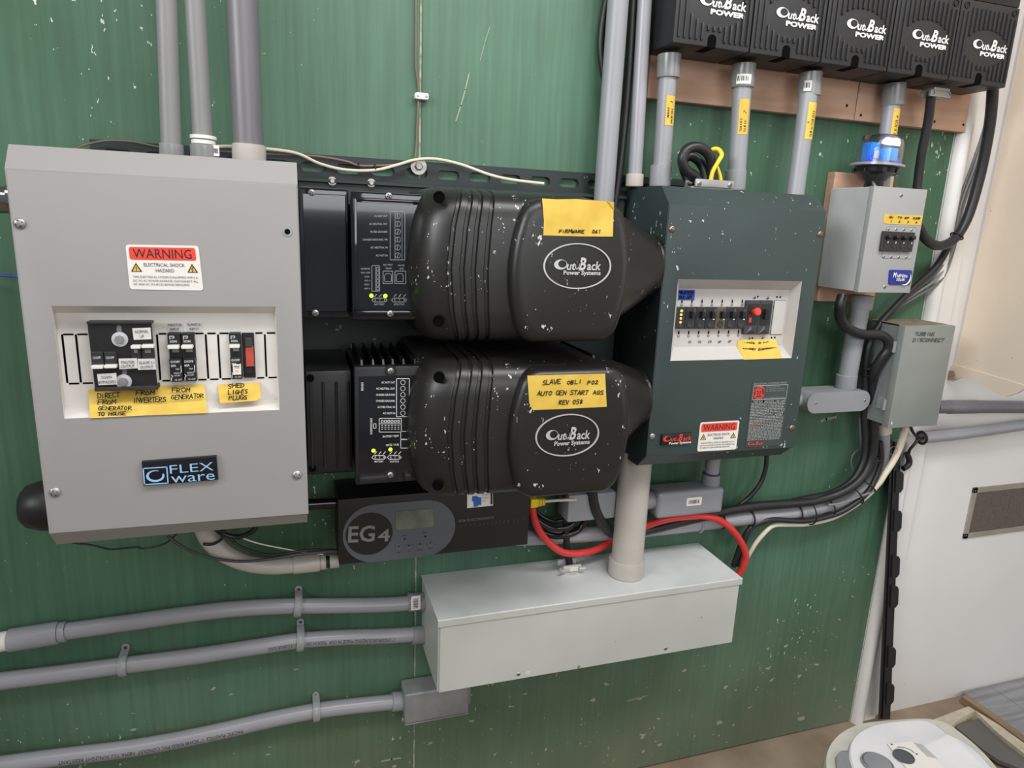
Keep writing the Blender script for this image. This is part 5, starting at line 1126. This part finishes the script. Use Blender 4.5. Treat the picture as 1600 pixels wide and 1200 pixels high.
# pipes on the white wall
pr = rpy(1500, 637, .05, 10.2)
pipe('conduit', 'upper grey horizontal conduit leaving the disconnect box to the right', [V(1461, 636, .05), V(1520, 635.5, .05), V(1600, 636, .05), V(1680, 637, .05)], pr, pvcd, [(V(1480, 636, .05), V(1527, 635.5, .05), pr*1.06, pvcd, 'coupling')])
p2 = pipe('conduit', 'lower grey conduit rising to the right below the upper one', [V(1441, 684, .03), V(1500, 678, .03), V(1600, 664, .03), V(1680, 652, .03)], rpy(1500, 678, .03, 9), pvcb)
ring(1440, 684, .03, 9.5, (1470, 681), 'end_bushing', p2, blkm, .003)
for k, (lab, pts, r) in enumerate((('black wire drooping from the open end of the lower right conduit', [(1450, 683, .03), (1436, 686, .035), (1428, 695, .035), (1421, 704, .03), (1420, 716, .028)], 2.6), ('black wire from under the disconnect box to the open conduit end', [(1422, 664, .05), (1427, 676, .045), (1436, 684, .035), (1450, 684, .03)], 2.6), ('short black cable stub hanging by the top of the leaning strip', [(1417, 708, .03), (1421, 720, .03), (1418, 728, .03), (1411, 732, .03)], 5.2))):
    cable(lab, pts, rp(1430, 690, .03, r), rubber, 'black_wire', n=5)
ringo = MB(); c = V(1396, 704, .07); ringo.tube([c+Vector((.011*math.cos(a), 0, .009*math.sin(a))) for a in [2*PI*i/20 for i in range(21)]], .0006, 5, False); tag(ringo.done('wire_ring', mat('wire_tan', (140, 124, 104), .4)), 'thin wire ring hung on the cream cable', 'wire ring')
x0, z0, x1, z1 = quad(1396, 690, 1413, 726, .02); tag(MB().box((x0, -.02, z0), (x1, -.002, z1), .001, 1).done('small_grey_bracket', boxg2), 'small grey metal bracket behind the cream cable above the leaning strip', 'bracket')

# ================================================================ junction box and what enters it
JX0, JX1, JZ1, JZ0, JD = .2185, .8195, CZ-.6515, CZ-.793, .155
jb = thing('junction_box', ((JX0+JX1)/2, -.08, JZ0), 'long light grey metal junction box under the charger with a lipped lid', 'junction box')
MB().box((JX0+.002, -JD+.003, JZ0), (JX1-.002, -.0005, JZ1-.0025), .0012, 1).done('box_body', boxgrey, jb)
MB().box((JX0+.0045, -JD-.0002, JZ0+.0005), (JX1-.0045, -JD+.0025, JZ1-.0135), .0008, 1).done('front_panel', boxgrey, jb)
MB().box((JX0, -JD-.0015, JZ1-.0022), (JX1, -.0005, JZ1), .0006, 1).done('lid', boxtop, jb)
MB().box((JX0, -JD-.0025, JZ1-.0135), (JX1, -JD-.0005, JZ1-.0005), .0008, 1).done('lid_lip', boxgrey, jb)
for q in ((810, 1053), (1040, 1013)): screw(V(*q, JD), jb, .0038)
MB().lathe(V(825, 1051.5, JD), (0, -1, 0), [(.0042, 0), (.0042, .0006), (.003, .0007), (0, .0007)], 16).done('plug_hole', mat('hole_white', (200, 200, 196)), jb)
# big riser
cb = onz(977, 899, JZ1); rcp = rp(977, 880, .08, 28.2); cy_ = -.086
topc = V(993, 722, .086)
big = pipe('large_conduit', 'thick whitish vertical conduit joining the green panel to the junction box', [Vector((topc.x, cy_, CZ-.40)), Vector((topc.x, cy_, JZ1+.002))], rp(985, 800, .086, 25.3), pvcw, [(Vector((topc.x, cy_, JZ1+.0004)), Vector((topc.x, cy_, JZ1+.034)), rcp, pvcw, 'coupling')], smooth=False)
print('RISER', cb, topc, rcp)
# elbow bodies under the green panel
x0, z0, x1, z1 = quad(1028, 767, 1131, 807, .085)
e2 = thing('conduit_elbow', ((x0+x1)/2, -.05, z0), 'grey elbow fitting with a barcode sticker under the green panel', 'conduit fitting')
MB().box((x0, -.085, z0), (x1, -.032, z1), .011, 4).done('elbow_body', pvcl, e2)
cx_ = V(1110, 755, .058).x; MB().tube([Vector((cx_, -.058, z1-.002)), Vector((cx_, -.058, CZ-.408))], rp(1110, 735, .058, 11.5), 20, False).done('riser_pipe', pvc, e2)
MB().lathe((cx_, -.058, z1-.002), (0, 0, 1), [(.0180, 0), (.0175, .022), (.0165, .0225)], 24).done('elbow_hub', pvcl, e2)
MB().lathe((cx_, -.058, z1+.0205), (0, 0, 1), [(.0150, 0), (.0168, .0012), (.0150, .003)], 24).done('sealing_ring', mat('blue_cement', (50, 74, 130), .4), e2)
zc_ = (z0+z1)/2+.004
MB().tube([Vector((x0+.006, -.060, zc_)), Vector((x0-.034, -.060, zc_))], .0175, 20, False).done('elbow_hub', pvcl, e2)
MB().tube([Vector((x0-.02, -.058, zc_)), Vector((topc.x-.02, -.056, zc_))], .0135, 20, False).done('side_pipe', pvc, e2) if False else MB().tube([Vector((x0-.026, -.040, zc_)), Vector((x0-.052, -.040, zc_))], .0125, 20, False).done('side_pipe', pvc, e2)
a, b = V(1072, 791, .085), V(1097, 776, .085); barcode(a.x, a.z, b.x, b.z, -.0856, e2)
x0, z0, x1, z1 = quad(888, 770, 1005, 811, .075)
tag(MB().box((x0, -.075, z0), (topc.x-.028, -.022, z1), .004, 2).done('conduit_elbow', pvcl), 'grey fitting half hidden behind the large conduit and black cables', 'conduit fitting')
# red cable
cable('bright red cable looping behind the large conduit and into the junction box end', [(833, 766, .06), (831, 790, .065), (838, 820, .062), (856, 846, .062), (884, 864, .062), (925, 861, .05), (958, 845, .04), (1000, 826, .05), (1040, 812, .066), (1095, 806, .07), (1128, 815, .065), (1152, 838, .06), (1165, 866, .055), (1160, 888, .05), (1148, 905, .045)], rp(1100, 807, .06, 5.6), redc, 'red_cable')
# cable down into the box with clamp
cj = onz(889, 891, JZ1)
cable('black cable running straight down into the silver clamp on the junction box', [(880, 750, .14), (884, 775, -cj.y), (884, 810, -cj.y), (885, 850, -cj.y), (889, 876, -cj.y), (890, 889, -cj.y)], rp(885, 830, -cj.y, 5.6), blkm)
k1 = thing('cable_clamp', cj, 'small silver cable clamp on the junction box lid', 'cable clamp')
zk = mat('cast_zinc_bright', (200, 200, 196), .45, metal=.25, var=.08)
MB().lathe(cj+Vector((0, 0, .0003)), (0, 0, 1), [(.021, 0), (.021, .004), (.014, .005)], 8).done('clamp_nut', zk, k1)
MB().box(cj+Vector((-.019, -.016, .005)), cj+Vector((.019, -.010, .018)), .0025, 2).done('clamp_jaw', zk, k1)
MB().box(cj+Vector((-.019, .010, .005)), cj+Vector((.019, .016, .018)), .0025, 2).done('clamp_jaw', zk, k1)
MB().box(cj+Vector((-.006, -.0175, .006)), cj+Vector((.011, -.0158, .015)), .0005, 1).done('clamp_plate', mat('plate_cream', (214, 216, 200), .5), k1)
for sx in (-1, 1): MB().tube([cj+Vector((sx*.015, -.017, .011)), cj+Vector((sx*.025, -.023, .014))], .003, 8, False).done('clamp_screw', zk, k1)
# coil
cable('glossy black cable coiled beside the charger, outer turn', [(831, 806, .05), (843, 828, .05), (872, 838, .05), (904, 828, .05), (917, 800, .05), (912, 760, .05)], rp(870, 830, .05, 5), mat('cable_gloss', (26, 26, 28), .15), group='black cable coil beside the charger')
cable('glossy black cable coiled beside the charger, middle turn', [(829, 798, .06), (842, 815, .06), (868, 827, .06), (896, 818, .06), (907, 792, .06), (901, 758, .06)], rp(870, 830, .05, 4.2), MATS['cable_gloss'], group='black cable coil beside the charger')
cable('glossy black cable coiled beside the charger, innermost turn', [(829, 786, .05), (845, 806, .05), (868, 815, .05), (888, 806, .05), (897, 785, .05), (893, 758, .05)], rp(870, 830, .05, 3.4), MATS['cable_gloss'], group='black cable coil beside the charger')
# network plug
np_ = thing('network_cable', V(840, 784, .08), 'white network cable with a yellow plug in the charger side', 'cable')
a, b = V(828, 779, .08), V(853, 790, .08); a.x = max(a.x, .3975)
MB().box((a.x, -.086, b.z), (a.x+.014, -.074, a.z), .001, 1).done('plug', yelc, np_)
for k in range(5): MB().box((a.x+.0145+k*.003, -.085, b.z+.001+k*.0003), (a.x+.0165+k*.003, -.075, a.z-.001-k*.0003), .0006, 1).done('boot_rib', yelc, np_)
zc_ = (a.z+b.z)/2; MB().tube([Vector((a.x+.013, -.080, zc_)), V(870, 782, .08), V(900, 781, .08)], .0026, 10).done('cable_jacket', MATS['cream_fitting'], np_)
cable('thin white cable curving up behind the inverter above the yellow plug', [(830, 776, .07), (842, 768, .06), (858, 762, .05), (875, 757, .04)], .0017, white, 'thin_white_cable')

# ================================================================ conduits at the lower left
gB = 'grey conduits at the lower left'
def strap(root, px, py, dep, half, t, tabpx, name='conduit_strap'):
    c = V(px, py, dep); tt = (V(*t, dep)-c).normalized(); up = Vector((0, 0, 1)); up = (up-tt*up.dot(tt)).normalized(); out = Vector((0, -1, 0)); R_ = rpy(px, py, dep, half)+.0012; w_ = .0062
    sg = mat('strap_grey', (150, 152, 152), .35, var=.05)
    s_ = thing('conduit_strap', c, None, 'strap', 'one-hole straps holding the lower left conduits')
    mb = MB(); n = 14; prof = []
    for k in range(n+1):
        a = PI*.5-PI*k/n*1.12; prof.append((math.sin(a), math.cos(a)))
    prof = [(math.sin(PI/2-1.15*PI*k/n), math.cos(PI/2-1.15*PI*k/n)) for k in range(n+1)]
    rings = []
    for u_, o_ in prof:
        rings.append([c+up*u_*R_+out*o_*R_+tt*w_*s1+(up*u_+out*o_)*h for s1, h in ((-1, 0), (-1, .0022), (-.35, .0034), (.35, .0034), (1, .0022), (1, 0))])
    tab = V(*tabpx, .004); b0 = rings[0]
    MB().loft(rings).done('strap_band', sg, s_, sharp=30)
    L = (tab-c).dot(up)-R_; q = c+up*R_; q.y = -.0005
    pts = [q-tt*w_+out*.0, q+tt*w_, q+tt*w_+up*L]+[q+up*L+tt*w_*math.cos(a)+up*w_*math.sin(a) for a in [PI*k/8 for k in range(1, 8)]]+[q-tt*w_+up*L]
    pts = [p+out*.0028 for p in pts]
    MB().poly(pts, (0, .0026, 0), .0005, 1).done('strap_tab', sg, s_)
    MB().poly([c+up*(R_)-tt*w_+out*.0, c+up*R_+tt*w_, Vector((0, 0, 0))+q+tt*w_+out*.001, q-tt*w_+out*.001], up*.0026).done('strap_web', sg, s_)
    screw(q+up*L+out*.0028, s_, .003, m=mat('screw_dk', (96, 92, 90), .4, metal=.5))
    return s_
ra = rpy(300, 960, .025, 13.2)
p1 = [(104, 986.5), (200, 973), (280, 961.5), (360, 952), (440, 947.5), (520, 946.5), (600, 945), (655, 941)]
pp = [V(x, y, .025) for x, y in p1]; pp[-1].x = min(pp[-1].x, JX0-.001)
k_ = pipe('wall_conduit', 'upper grey conduit running into the left end of the junction box', pp, ra, pvcb, [(V(14, 1001, .025), V(92, 988.5, .025), ra*1.33, pvcb, 'bell_coupling'), (V(92, 988.5, .025), V(104, 986.5, .025), ra*1.18, pvcb, 'bell_neck'), (V(-40, 1009, .025)+Vector((-.6, 0, -.03)), V(16, 1000.5, .025), ra*1.16, white, 'white_pipe')], gB)
cA, cB = V(637, 941.5, .025), V(662, 939.5, .025); MB().lathe(cA, cB-cA, [(ra*1.2, 0), (ra*1.25, .001), (ra*1.25, (cB-cA).length), (ra*1.2, (cB-cA).length+.002)], 24).done('coupling', fit, k_)
a, b = V(642, 954, .025+ra*1.25), V(657, 930, .025+ra*1.25); barcode(a.x, a.z, b.x, b.z, -(.0255+ra*1.25), k_, True)
p2_ = [(-30, 1069), (0, 1064.5), (100, 1052), (200, 1039), (300, 1026), (400, 1011), (468, 1001), (540, 996), (600, 994), (655, 991)]
pp2 = [V(-30, 1069, .025)+Vector((-k_, 0, -k_*.1)) for k_ in (.8, .4, .15, .05)]+[V(x, y, .025) for x, y in p2_]; pp2[-1].x = min(pp2[-1].x, JX0-.001)
cA, cB = V(644, 993, .025), V(667, 991.5, .025)
k2 = pipe('wall_conduit', 'middle grey conduit with printed line running into the junction box', pp2, ra*1.02, pvcb, [(cA, cB, ra*1.24, fit, 'coupling')], gB)
p3 = [(-40, 1202), (40, 1190), (120, 1180), (200, 1170), (280, 1156), (360, 1139), (440, 1121), (520, 1107), (622, 1096)]
pp3 = [V(-40, 1202, .025)+Vector((-k_, 0, -k_*.1)) for k_ in (.8, .4, .15, .05)]+[V(x, y, .025) for x, y in p3]
k3 = pipe('wall_conduit', 'lowest grey conduit with upside-down print, ending at a grey fitting', pp3, ra*1.04, pvcb, [(V(612, 1096.5, .025), V(634, 1095, .025), ra*1.3, pvcl, 'coupling')], gB)
def pipe_print(root, pts, r, s, t0, t1, h, tilt, m=mat('pipe_print', (62, 62, 66)), rev=True):
    P = spline(pts, 16); cum = [0]
    for a, b in zip(P, P[1:]): cum.append(cum[-1]+(b-a).length)
    def at(d):
        d = max(0, min(cum[-1]-1e-6, d))
        for i in range(len(P)-1):
            if cum[i+1] >= d: t = (d-cum[i])/(cum[i+1]-cum[i]); return P[i].lerp(P[i+1], t), (P[i+1]-P[i]).normalized()
    # pixel t0,t1 -> nearest arclength
    def near(px):
        X = V(px[0], px[1], .03).x; return min(range(len(P)), key=lambda i: abs(P[i].x-X))
    s0, s1 = cum[near(t0)], cum[near(t1)]
    def mp(u, v):
        c, t = at(s0+u if s1 > s0 else s0-u); up = Vector((0, 0, 1)); up = (up-t*up.dot(t)).normalized(); out = t.cross(up); out = out if out.y < 0 else -out
        a = tilt+(v/r)*(1 if s1 > s0 else -1); return c+(up*math.sin(a)+out*math.cos(a))*(r+.0004)
    mb = MB(); text_into(mb, s, abs(s1-s0), h, mp, .0); mb.done('pipe_print', m, root)
pipe_print(k3, pp3, ra*1.04, 'PACIFIC PLASTICS  1" SCH40 RIGID PVC CONDUIT  NEMA TC2 SUNLIGHT RESISTANT', (380, 1140), (95, 1185), .0065, .25)
pipe_print(k2, pp2, ra*1.02, 'MADE IN USA   NON UNDERGROUND', (508, 998), (420, 1008), .0065, .25)
pipe_print(k2, pp2, ra*1.02, '1" UNDERGROUNDING MADE IN USA', (618, 995), (512, 998), .0065, .25)
for k, (a, t, tb) in enumerate((((465, 947, .025), (500, 946.7), (464, 921)), ((469, 1001, .025), (500, 998.5), (469, 972)), ((193, 1040, .025), (230, 1035), (195, 1012)), ((494, 1111, .025), (530, 1106), (494, 1087)))):
    s_ = strap(None, a[0], a[1], a[2], 13.6, t, tb)
    s_['label'] = ('grey strap over the upper lower-left conduit', 'grey strap over the middle conduit, right one of its two', 'grey strap over the middle conduit, left one of its two', 'grey strap over the lowest conduit')[k]
x0, z0, x1, z1 = quad(632, 1078, 733, 1126, .052)
e4 = thing('conduit_elbow', ((x0+x1)/2, -.03, z0), 'grey rectangular conduit fitting below the left end of the junction box', 'conduit fitting')
MB().box((x0, -.052, z0+.003), (x1, -.004, z1), .005, 3).done('elbow_body', fit, e4)
MB().box((x0+.001, -.051, z0), (x1+.001, -.005, z0+.0026), .001, 1).done('elbow_cover', fit, e4)
MB().box((x1, -.04, z0+.012), (x1+.006, -.012, z1-.008), .002, 1).done('end_stub', fit, e4)
MB().tube([Vector((x0-.003, -.04, z0+.006)), Vector((x0+.002, -.04, z0+.006))], .004, 10, False).done('cover_lug', fit, e4)

# curved conduit under the grey panel
cu = [(318, 820), (328, 842), (350, 864), (385, 880), (425, 885), (470, 882), (500, 879)]
rq = rpy(400, 880, .05, 13)
cc2 = pipe('curved_conduit', 'whitish conduit elbow curving out from under the grey panel to the charger', [V(x, y, .05) for x, y in cu], lambda t: rq*(1.25-.25*min(1, t*2)), pvcw, [(V(458, 883, .05), V(499, 879, .05), rq*1.12, pvcw, 'coupling'), (V(500, 879, .05), V(509, 878, .05), rq*.95, pvcw, 'collar'), (V(515, 877.5, .05), V(529, 876, .05), rq*.9, pvcw, 'collar'), (V(505, 878.5, .05), V(520, 877, .05), rq*.75, blkm, 'gap_nipple')])
bgw = 'thin black wires under the grey panel'
for lab, pts, r, m_ in (('thick black cable loop peeking out under the grey panel', [(330, 815, .08), (345, 832, .075), (370, 839, .075), (395, 830, .08), (402, 815, .08)], 4.5, rubber), ('black wire hooked over the curved conduit', [(318, 850, .075), (332, 850, .08), (346, 842, .085), (350, 828, .085)], 2.6, rubber),
                     ('dark grey wire drooping from the panel to the charger', [(262, 838, .07), (290, 857, .07), (325, 870, .08), (370, 877, .085), (420, 874, .085), (470, 866, .08), (527, 861, .07)], 2.4, mat('wire_dkgrey', (70, 68, 66), .5)), ('black wire following the curved conduit to the charger', [(355, 838, .07), (380, 856, .075), (420, 867, .08), (455, 863, .08), (490, 859, .075), (528, 860, .065)], 2.2, rubber),
                     ('thin black wire wriggling left under the grey panel', [(112, 848, .04), (145, 852, .04), (170, 858, .035), (190, 857, .03), (215, 855, .03), (225, 857, .03), (258, 849, .04), (280, 830, .05)], 1.5, rubber), ('thin white wire crossing above the curved conduit', [(372, 838, .06), (400, 848, .06), (432, 855, .065), (470, 862, .07), (505, 866, .07)], 1.3, white)):
    cable(lab, pts, rp(400, 860, .07, r), m_, 'loose_wire', group=bgw, n=6)
cable('short blue wire at the left edge beside the grey panel', [(-20, 429, .02), (0, 430, .02), (40, 433, .03)], rp(10, 430, .02, 2.4), mat('wire_blue', (34, 66, 160), .4), 'blue_wire')
cable('stubby black cable joining the grey panel to the charger behind the inverters', [(470, 789, .06), (500, 787, .06), (534, 785, .06)], rpy(500, 787, .06, 9), MATS['cable_gloss'], 'charger_cable')
# wires above the inverters
cable('white cable draped along the slotted plate and over the upper inverter', [(340, 229, .03), (372, 229, .03), (430, 234, .03), (466, 240.5, .03), (500, 256, .03), (540, 265.5, .032), (585, 266, .032), (620, 258, .03), (648, 250, .03), (680, 248.5, .03), (720, 257, .035), (765, 273, .05), (800, 281, .06), (850, 287, .07)], rp(600, 260, .03, 2.5), crm, 'thin_white_cable')
cable('brown cable coming down the panel seam and turning left along the plate', [(650, -12, .006), (650, 60, .006), (650, 105, .006), (653, 128, .006), (654, 150, .006), (652, 195, .007), (650, 235, .009), (645, 252, .02), (625, 257, .025), (590, 259, .025), (562, 259, .025), (540, 252, .025), (500, 245, .025), (455, 242, .025), (410, 240, .025), (340, 236, .025)], rp(650, 100, .006, 2.1), brn, 'thin_brown_cable')
cable('brown cable arching above the grey panel left of the conduits', [(110, 236, .02), (135, 226, .02), (165, 220, .02), (205, 221, .02), (240, 228, .02), (262, 232, .02)], rp(200, 220, .02, 1.7), brn, 'thin_brown_cable')
ct = thing('cable_clip', V(659, 150, .01), 'small white nailed clip holding the brown cable to the seam', 'cable clip')
x0, z0, x1, z1 = quad(648.5, 144.8, 670, 155.5, .012)
MB().poly(rrect(x0, z0, x1, z1, (z1-z0)*.3, -.013, 2), (0, .0125, 0), .001, 1).done('clip_body', white, ct)
for x in (x0+.0045, x1-.004): MB().lathe((x, -.013, (z0+z1)/2), (0, -1, 0), [(.0022, 0), (.0022, .0006), (0, .001)], 10).done('clip_nail', steel, ct)
zt('tiny zip tie on the white and brown cables, left one', 560, 260, .028, 5.5, (580, 262), w=.001)
zt('tiny zip tie on the white and brown cables, right one', 586, 263, .028, 6, (606, 262), w=.001)

# ================================================================ floor things at the lower right
zA = .33
ap = thing('white_appliance', onz(1430, 1200, 0), 'white plastic appliance with grey dial and handle standing at the lower right', 'appliance')
apw = mat('appliance_white', (222, 222, 223), .4, var=.05, vscale=14, rgb2=(212, 212, 212)); apo = mat('appliance_yellowed', (200, 198, 186), .5, var=.12, vscale=12)
outl = [(1300, 1240), (1288, 1205), (1287, 1182), (1295, 1161), (1314, 1142), (1345, 1129), (1395, 1123), (1445, 1121), (1478, 1127), (1503, 1143), (1535, 1170), (1562, 1200), (1592, 1245), (1560, 1330), (1380, 1330)]
T0 = spline([onz(x, y, zA) for x, y in outl]+[onz(*outl[0], zA)], 4)[:-1]
c0 = sum(T0, Vector())/len(T0)
def shrink(P, k, z): return [Vector((c0.x+(p.x-c0.x)*k, c0.y+(p.y-c0.y)*k, z)) for p in P]
MB().loft([shrink(T0, .86, 0), shrink(T0, .93, .12), shrink(T0, .98, zA-.05), shrink(T0, 1, zA-.02), shrink(T0, .99, zA-.006), shrink(T0, .965, zA)]).done('appliance_body', apo, ap)
inn_ = [(1350, 1240), (1334, 1205), (1327, 1180), (1330, 1158), (1345, 1142), (1372, 1131), (1420, 1125), (1450, 1126), (1466, 1135), (1480, 1146), (1506, 1158), (1530, 1178), (1555, 1208), (1575, 1245), (1545, 1310), (1400, 1310)]
T1 = spline([onz(x, y, zA+.008) for x, y in inn_]+[onz(*inn_[0], zA+.008)], 4)[:-1]
MB().loft([[p-Vector((0, 0, .012)) for p in T1], [p-Vector((0, 0, .002)) for p in T1], [Vector((c0.x+(p.x-c0.x)*.975, c0.y+(p.y-c0.y)*.975, p.z)) for p in T1]]).done('appliance_lid', apw, ap)
za = zA+.009
def flat(pts, z, th=.001): return MB().poly([onz(x, y, z) for x, y in pts], (0, 0, -th), .0003, 1)
hb = spline([onz(x, y, zA+.006) for x, y in ((1306, 1182), (1313, 1174), (1326, 1173), (1345, 1196), (1352, 1225), (1330, 1232), (1312, 1215))]+[onz(1306, 1182, zA+.006)], 4)[:-1]
MB().poly(hb, (0, 0, -.02), .003, 2).done('grey_handle', mat('appl_grey', (136, 137, 140), .35), ap)
c = onz(1371, 1194, za); rd = (onz(1392, 1194, za)-c).length
MB().lathe(c, (0, 0, 1), [(rd*1.12, 0), (rd*1.1, .002), (rd*1.02, .0025), (rd, .0008), (rd*.9, .0045), (rd*.2, .006), (0, .006)], 28).done('dial', MATS['appl_grey'], ap)
flat([(1386, 1162), (1424, 1158), (1462, 1184), (1490, 1215), (1440, 1240), (1420, 1205)], za+.0006, .0006).done('lid_sticker', lblw, ap)
c = onz(1412, 1183, za)+Vector((0, 0, .001)); MB().lathe(c, (0, 0, 1), [(.017, 0), (.017, .0012), (.0155, .0013), (.0155, .0003), (0, .0003)], 26).done('dark_window', mat('win_dk', (84, 86, 88), .2), ap)
mb = MB(); pl = [onz(x, y, za+.0012) for x, y in ((1402, 1167), (1414, 1168), (1424, 1172), (1428, 1176))]; mb.ribbon([(p.x, p.y) for p in pl], .0014, lambda u, v: Vector((u, v, za+.0012)))
for q in ((1393, 1164), (1432, 1179)): p = onz(*q, za); mb.ribbon([(p.x, p.y), (p.x+.0005, p.y)], .0035, lambda u, v: Vector((u, v, za+.0012)))
for j in range(5):
    a_, b_ = onz(1428+j*3, 1161+j*.8, za), onz(1450+j*3.6, 1183+j*.8, za); mb.ribbon([(a_.x, a_.y), (b_.x, b_.y)], .0007, lambda u, v: Vector((u, v, za+.0012)))
mb.done('dial_print', inkb, ap)
# cream framed grey pane on the floor
tr = thing('framed_panel', onz(1515, 1104, .03), 'cream frame holding a dark grey sheet, lying on the floor behind the appliance', 'panel')
cr = mat('cream_frame_paint', (204, 192, 168), .6, var=.12, vscale=40)
flat([(1440, 1131), (1513, 1103.5), (1524, 1110), (1500, 1123), (1478, 1141)], .03, .028).done('frame_side', cr, tr)
flat([(1514, 1103.5), (1560, 1132), (1640, 1190), (1636, 1205), (1560, 1146), (1524, 1111)], .03, .028).done('frame_side', cr, tr)
flat([(1492, 1134), (1512, 1129), (1532, 1120.5), (1580, 1152), (1640, 1200), (1640, 1230), (1590, 1199), (1560, 1187), (1535, 1170)], .02, .01).done('grey_sheet', mat('sheet_grey', (110, 106, 102), .6, var=.1, vscale=4), tr)
wsx = onz(1512, 1096, .02).x
tag(MB().box((wsx, -.75, .0005), (wsx+.022, -.02, .022), .001, 1).done('wood_strip', mat('strip_wood', (150, 124, 96), .65, var=.15, vscale=8, stretch=(8, 1, 8))), 'narrow brown wood strip on the floor beside the cream frame', 'wood strip')
gw = thing('grey_planks', (wsx+.3, -.3, 0), 'weathered grey plank panel on the floor along the right wall', 'plank panel')
for k in range(6): MB().box((wsx+.026+k*.1, -.75, .0005), (wsx+.124+k*.1, -.005, .018), .0012, 1).done('plank', mat('grey_wood', (148, 150, 152), .6, var=.16, vscale=5, stretch=(1, 14, 1), rgb2=(122, 122, 122)), gw)
